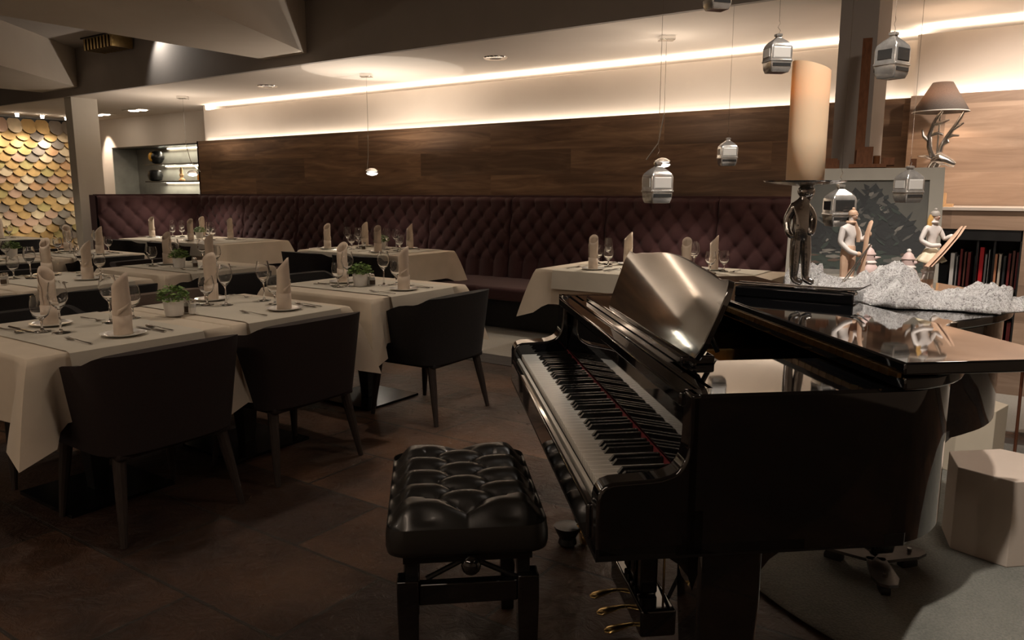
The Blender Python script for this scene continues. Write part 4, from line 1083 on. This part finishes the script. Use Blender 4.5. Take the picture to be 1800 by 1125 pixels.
# ------------------------------------------------------------------ easel with painting
dv = 4.0; f_ = (-.568,.823); r_ = (.823,.568); lat = .467*dv
ex, ey = f_[0]*dv+r_[0]*lat, f_[1]*dv+r_[1]*lat
es = thing('easel', 'tall brown wooden studio easel behind the piano', 'easel', (ex,ey,.022), YAWC-.42)
TL = Matrix.Rotation(R(-15), 4, 'X')   # lean back (away from the viewer, +y)
Ez = Matrix.Translation((0,0,0)) @ TL
ob('mast', MB().box((-.115,.03,.05), (-.065,.06,2.20)).xf(Ez), easel_wood, es, smooth=False)
for x in (-.22,.17): ob('side_post', MB().box((x,.03,.05), (x+.03,.06,1.49)).xf(Ez), easel_wood, es, smooth=False)
ob('cross_bar', MB().box((-.26,.06,.55), (.24,.08,.60)).xf(Ez), easel_wood, es, smooth=False)
ob('canvas_clamp', MB().box((-.105,-.01,1.445), (-.02,.03,1.55)).box((-.14,-.025,1.428), (.05,.03,1.448)).box((.03,-.0,1.448),(.09,.028,1.49)).box((-.26,0,1.428),(-.20,.028,1.49)).xf(Ez), easel_wood, es, smooth=False)
ob('ledge', MB().box((-.36,-.05,.72), (.36,.03,.755)).xf(Ez), easel_wood, es, smooth=False)
ob('rear_leg', MB().tube((0,.40,1.45), (0,.62,0.0), .018), easel_wood, es)
ob('foot', MB().box((-.30,-.03,.0), (-.26,.35,.05)).box((.22,-.03,.0), (.26,.35,.05)).box((-.30,.0,.01), (.26,.05,.05)), easel_wood, es, smooth=False)
pt = thing('framed_painting', 'dark mountain landscape painting in a wide pale grey frame on the easel', 'painting', (ex,ey,.022), YAWC-.42)
def rect(m, x0, x1, z0, z1, y0, y1): m.box((x0, y0, z0), (x1, y1, z1))
fx0, fx1, fz0, fz1 = -.43, .335, .757, 1.425; bw = .068
m = MB(); rect(m, fx0, fx1, fz0, fz0+bw, -.02, .01); rect(m, fx0, fx1, fz1-bw, fz1, -.02, .01); rect(m, fx0, fx0+bw, fz0+bw, fz1-bw, -.02, .01); rect(m, fx1-bw, fx1, fz0+bw, fz1-bw, -.02, .01)
ob('frame', m.xf(Ez), frame_grey, pt, smooth=False)
paint = mat('painting_ground', rough=.6); noisy(paint, (.095,.095,.082), (.155,.15,.128), 4, .2)
ob('canvas', MB().box((fx0+bw,-.006,fz0+bw), (fx1-bw,.008,fz1-bw)).xf(Ez), paint, pt, smooth=False)
pm = [noisy(mat('paint_%d' % i, rough=.55), tuple(x*.8 for x in c_), c_, 40, .3) for i, c_ in enumerate(((.010,.012,.012),(.022,.028,.026),(.13,.125,.11),(.27,.25,.215),(.035,.055,.04),(.12,.075,.05)))]
m = MB(); rnd = random.Random(11); W = fx1-fx0-2*bw; Hh = fz1-fz0-2*bw; ox, oz = fx0+bw, fz0+bw
def poly(P_, mi, y):
    m.mi = mi; vs = [m.bm.verts.new((ox+a*W, y, oz+b*Hh)) for a, b in P_]; m._f(vs)
poly([(0,.22),(0,.50),(.10,.60),(.20,.52),(.33,.74),(.42,.93),(.50,.84),(.58,.98),(.68,.80),(.80,.66),(.92,.52),(1,.42),(1,.22)], 0, -.0065)
poly([(.36,.40),(.44,.88),(.50,.70),(.56,.92),(.64,.72),(.60,.40)], 1, -.0068)
poly([(0,0),(0,.22),(1,.22),(1,0)], 4, -.0067)
poly([(0,.0),(.0,.06),(1,.05),(1,0)], 3, -.0070)
for i in range(230):
    a, b = rnd.uniform(.02,.94), rnd.uniform(.05,.92)
    if b > .35 and b > .95-abs(a-.52)*1.0: continue
    an = rnd.choice([1.0,.9,2.2,2.4,.8]) + rnd.uniform(-.25,.25) if b > .26 else rnd.uniform(-.12,.12)
    l, w = rnd.uniform(.04,.14), rnd.uniform(.008,.024)
    dx, dz = math.cos(an)*l, math.sin(an)*l; nx_, nz_ = -math.sin(an)*w, math.cos(an)*w
    P_ = [(a+nx_*.5, b+nz_*.5),(a+dx*.5+nx_, b+dz*.5+nz_),(a+dx, b+dz),(a+dx*.5-nx_, b+dz*.5-nz_),(a-nx_*.5, b-nz_*.5)]
    P_ = [(min(.995,max(.005,u)), min(.995,max(.005,v_))) for u, v_ in P_]
    poly(P_, rnd.choice([0,0,0,1,1,1,2,4,1,3] if b > .26 else [1,4,5,2,3]), -.0075-.00001*i)
ob('paint_strokes', m.xf(Ez), None, pt, mats=pm, smooth=False, norm=False)

# ------------------------------------------------------------------ hanging cable car ornaments
winm = mat('ornament_window', (.03,.03,.03), .05, metal=.0, spec=1.0)
winl = mat('ornament_window_reflection', (.80,.78,.74), .25, metal=.35, coat=1)  # pale base colour stands in for bright reflections in the panes
silv_glass = noisy(mat('silvered_glass', rough=.2, metal=.8, coat=.6), (.55,.53,.50), (.92,.90,.86), 30, .14, .002)
def gondola(loc, s, rz, label, light=True, body=None, top=3.0):
    t = thing('gondola_ornament', label, 'ornament', loc, rz, 'cable car ornaments hanging on wires')
    def rr_(hx, hy, z, r_=.3, n=6):
        out = []
        for qx, qy, a0 in ((1,1,0),(-1,1,PI/2),(-1,-1,PI),(1,-1,1.5*PI)):
            for k in range(n+1):
                a = a0+PI/2*k/n; c_ = min(hx, hy)*r_
                out.append((qx*(hx-c_)+c_*math.cos(a), qy*(hy-c_)+c_*math.sin(a), z))
        return out
    m = MB(); m.rings([rr_(hx*s, hy*s, z*s, .16) for hx, hy, z in ((.24,.20,-.76),(.33,.28,-.75),(.38,.33,-.62),(.40,.35,-.40),(.425,.375,-.38),(.425,.375,-.34),(.41,.35,-.32),(.41,.35,.10),(.38,.32,.20),(.27,.22,.32),(.13,.12,.42),(.08,.08,.47),(.08,.08,.50),(.11,.11,.505),(.11,.11,.58),(.05,.05,.60))])
    ob('cabin', m, body or silv_glass, t, ang=40)
    for sy in (-1, 1):
        m = MB(); m.rings([[(x*s, sy*y*s, z*s) for x, z, y in ((-.32,-.28,.350),(.32,-.28,.350),(.32,.10,.350),(-.32,.10,.350))], [(x*s, sy*(y+.015)*s, z*s) for x, z, y in ((-.29,-.25,.350),(.29,-.25,.350),(.29,.07,.350),(-.29,.07,.350))]])
        ob('window', m, winl if light else winm, t, smooth=False)
        ob('lower_band', MB().box((-.34*s, sy*.33*s-.002, -.56*s), (.34*s, sy*.345*s+.002, -.45*s)), winm, t, smooth=False)
    for sx in (-1, 1):
        ob('end_window', MB().box((sx*.405*s-.002, -.22*s, -.22*s), (sx*.41*s+.002, .22*s, .06*s)), winl if light else winm, t, smooth=False)
    m = MB(); m.path([(0,0,.58*s),(.006,0,.70*s),(-.004,0,.82*s),(.004,0,.95*s),(.0,0,1.05*s)], .0007, 5); m.tube((0,0,1.02*s), (0,0,top-loc[2]), .0007, seg=5)
    ob('hanging_wire', m, steel, t)
gl = [((-.832,2.851,1.764),.098,.15,'silver cable car ornament with dark base, upper one left of the easel column',True),
      ((-.462,2.852,1.723),.108,.6,'rounded grey silvered cable car ornament, highest at the right before the column',False),
      ((-1.154,3.304,1.452),.088,.05,'small silver cable car ornament hanging between the chrome skier and the pendant lamp',True),
      ((-1.053,2.361,1.314),.098,.35,'bright silvered cable car ornament hanging just beneath the right pendant lamp head',True),
      ((-.558,2.687,1.241),.100,.1,'silver cable car ornament with dark window beside the poles skier figurine',False),
      ((-.424,3.164,1.311),.098,.3,'bright silver cable car ornament hanging before the painting and right of the others',True),
      ((-1.025,2.758,1.982),.098,.3,'silver cable car ornament cut off by the top picture edge',False)]
for i, (lc, s, rz, lb_, li) in enumerate(gl): gondola(lc, s, YAWC+rz, lb_, li)

# ------------------------------------------------------------------ pendant lamps and ceiling fittings
def pendant(x, y, zc, dx, zh, label, bx=0):
    t = thing('pendant_lamp', label, 'pendant lamp', (x,y,zc), YAWC, 'slim chrome pendant lamps')
    ob('canopy', MB().box((-.06,-.05,-.03), (.06,.05,0)), chrome, t, bevel=.002)
    ob('cord', MB().tube((0,0,-.03), (0,0,-(zc-zh-.36)), .0022, seg=6), steel, t)
    ob('bent_rod', MB().path([(0,0,-(zc-zh-.37)),(bx*.3,0,-(zc-zh-.15)),(bx,0,-(zc-zh-.02))], .0045, 8), chrome, t)
    h_ = ob('lamp_head', MB().lathe([(.002,.038),(.035,.034),(.062,.016),(.070,.006),(.062,.0),(.02,-.004)], 28, c=(dx,0,zh-zc)), chrome, t)
    ob('lower_lens', MB().lathe([(.02,-.008),(.055,-.012),(.060,-.018),(.045,-.032),(.002,-.042)], 28, c=(dx,0,zh-zc)), lens_glow, h_)
    ob('lens_ring', MB().lathe([(.018,-.022),(.030,-.004),(.030,.006),(.018,.0)], 20, c=(dx-.03,0,zh-zc-.006)), chrome, h_)
pendant(-9.067,5.86,ZC,.06,1.50,'chrome pendant lamp hanging over the corner table',.16)
pendant(-5.82,5.83,ZC,.03,1.475,'chrome pendant lamp hanging over the middle banquette table',-.02)
pendant(-2.53,5.76,ZC,-.0,1.50,'chrome pendant lamp hanging over the banquette table behind the piano',-.13)
for i, (x, y) in enumerate(((-4.168,5.783),(-7.392,5.842))):
    t = thing('ceiling_vent', 'round recessed ceiling fitting %s the middle pendant lamp' % ('right of' if i == 0 else 'left of'), 'ceiling fitting', (x,y,ZC), 0, 'round ceiling fittings')
    ob('ring', MB().lathe([(.095,-.012),(.105,-.010),(.11,0)], 32), chrome, t); ob('disc', MB().lathe([(.08,-.010),(.001,-.016)], 32, cap=False), plaster_hall, t)
for i, (x, y) in enumerate(((-12.22,6.49),(-11.10,6.44))):
    t = thing('recessed_spotlight', 'square recessed double ceiling spotlight, %s one before the niche wall' % ('left' if i == 0 else 'right'), 'ceiling light', (x,y,ZC), 0, 'recessed double spotlights')
    ob('housing', MB().box((-.22,-.12,-.008), (.22,.12,0)), plaster, t, smooth=False)
    for sx in (-1, 1): ob('lamp', MB().lathe([(.06,-.016),(.075,-.008)], 20, c=(sx*.11,0,0)), lamp_glow, t)

# ------------------------------------------------------------------ lights
def light(kind, name, loc, energy, col=(1,.80,.60), tgt=None, **k):
    d = bpy.data.lights.new(name, kind); d.energy = energy; d.color = col
    for a, v_ in k.items(): setattr(d, a, v_)
    o = bpy.data.objects.new(name, d); C.objects.link(o); o.location = loc
    if tgt is not None: o.rotation_euler = (Vector(tgt)-Vector(loc)).to_track_quat('-Z', 'Y').to_euler()
    return o
WARM = (1,.86,.71)
def strip(name, x0, x1, y, z, e, w=.03, col=(1,.80,.58)):
    o = light('AREA', name, ((x0+x1)/2, y, z), e, col, shape='RECTANGLE', size=x1-x0, size_y=w)
    o.rotation_euler = (PI, 0, 0); return o
strip('led_wood_cove', -9.74, -.90, 6.58, 1.945, 9, col=WARM)
strip('led_ceiling_cove', -9.72, -.90, 6.69, 2.37, 46, col=WARM)
strip('led_wood_cove_right', -.84, 3.1, 6.39, 1.94, 5, col=WARM)
strip('led_ceiling_cove_right', -.84, 3.1, 6.49, 2.37, 20, col=WARM)
for (x, y) in ((-9.02,5.86),(-5.79,5.83),(-2.53,5.76)):
    light('SPOT', 'pendant_down', (x, y, 1.445), 20, (1,.88,.73), (x,y-.35,0), spot_size=R(150), spot_blend=.6, shadow_soft_size=.03)
light('SPOT', 'pendant_up', (-5.70,5.83,1.56), 16, (1,.92,.82), (-5.50,5.74,3), spot_size=R(82), spot_blend=.03, shadow_soft_size=.004)
for (x, y) in ((-9.02,5.86),(-5.79,5.83),(-2.53,5.76)):
    light('SPOT', 'pendant_up_wide', (x, y, 1.54), 24, (1,.86,.72), (x,y,3), spot_size=R(165), spot_blend=.6, shadow_soft_size=.03)
# gold wall spots
for yy in (4.9,5.62,5.98,6.34): light('SPOT', 'scale_spot', (-13.0,yy,2.38), 10, (1,.86,.68), (-13.55,yy,.9), spot_size=R(95), spot_blend=.8, shadow_soft_size=.02)
light('SPOT', 'niche_wall_spot', (-13.1,6.8,2.43), 50, (1,.80,.62), (-12.95,7.1,1.0), spot_size=R(60), spot_blend=.7, shadow_soft_size=.02)
light('SPOT', 'double_spot', (-11.1,6.44,2.42), 30, (1,.82,.64), (-11.1,6.44,0), spot_size=R(110), spot_blend=.6, shadow_soft_size=.03)
for z in (1.94,1.665,1.40): 
    o = strip('niche_led', -12.15, -9.82, 7.36, z, 7, .006, (1,.90,.70)); o.rotation_euler = (R(-20),0,0)
# stag lamp bulb
light('POINT', 'stag_bulb', (-.65,6.0,1.176+.70), 13, (1,.70,.48), shadow_soft_size=.03)
light('POINT', 'candle_led', (cpos[0],cpos[1],cz+.262), .2, (1,.55,.18), shadow_soft_size=.01)
# ceiling downlights on the right (over cabinet and piano); fills added over hall and rug
light('SPOT', 'downlight_cabinet', (.1,5.2,2.43), 80, (1,.86,.75), (-.1,6.3,1.2), spot_size=R(100), spot_blend=.7, shadow_soft_size=.04)
light('SPOT', 'downlight_piano', (-.02,1.65,2.98), 165, (1,.90,.80), (-.32,3.0,.75), spot_size=R(76), spot_blend=.75, shadow_soft_size=.03)
for i, (x, y, z, e) in enumerate(((-5.5,2.2,2.53,30),(-6.1,4.3,2.53,22),(-3.3,2.9,2.98,34),(-3.2,1.2,2.98,22),(-9.6,4.3,2.53,30),(-7.6,3.2,2.98,34),(-2.6,4.3,2.98,26),(-5.4,.6,2.53,18))):
    light('SPOT', 'hall_fill_spot', (x,y,z), e, (1,.84,.68), (x,y+.05,0), spot_size=R(88), spot_blend=.8, shadow_soft_size=.06)  # unseen spots added as fill for the tables and hall
light('POINT', 'fill_point_behind', (-5.2,-1.6,1.9), 16, (1,.84,.68), shadow_soft_size=.15)  # unseen point light added to brighten the beam undersides
light('AREA', 'rug_fill', (.2,3.1,2.97), 11, (1,.86,.74), None, shape='DISK', size=.5)  # soft fill added to ease the contrast on the rug
light('SPOT', 'recess_spot', (-8.19,4.85,2.95), 6, (1,.93,.86), (-8.0,5.09,2.6), spot_size=R(120), spot_blend=.5, shadow_soft_size=.03)
# unseen area light added behind the camera as soft fill
light('AREA', 'hall_fill_rear', (-2.4,-1.2,2.9), 42, (1,.78,.60), None, shape='RECTANGLE', size=5, size_y=.4)

# ------------------------------------------------------------------ camera and world
cam = bpy.data.cameras.new('camera'); co = bpy.data.objects.new('camera', cam); C.objects.link(co)
cam.sensor_width = 36; cam.lens = 27.0; cam.clip_start = .02
co.location = (0,0,1.28); co.rotation_euler = (R(90-9.55), 0, R(34.6))
SC.camera = co
w = bpy.data.worlds.new('world'); SC.world = w; w.use_nodes = True
w.node_tree.nodes['Background'].inputs[0].default_value = (.02,.017,.014,1)
w.node_tree.nodes['Background'].inputs[1].default_value = .3
SC.view_settings.view_transform = 'Standard'; SC.view_settings.look = 'None'; SC.view_settings.gamma = 1
SC.view_settings.use_curve_mapping = False; SC.view_settings.exposure = .6
SC.cycles.max_bounces = 10; SC.cycles.transparent_max_bounces = 8; SC.cycles.caustics_reflective = False; SC.cycles.caustics_refractive = False
SC.cycles.sample_clamp_indirect = 4
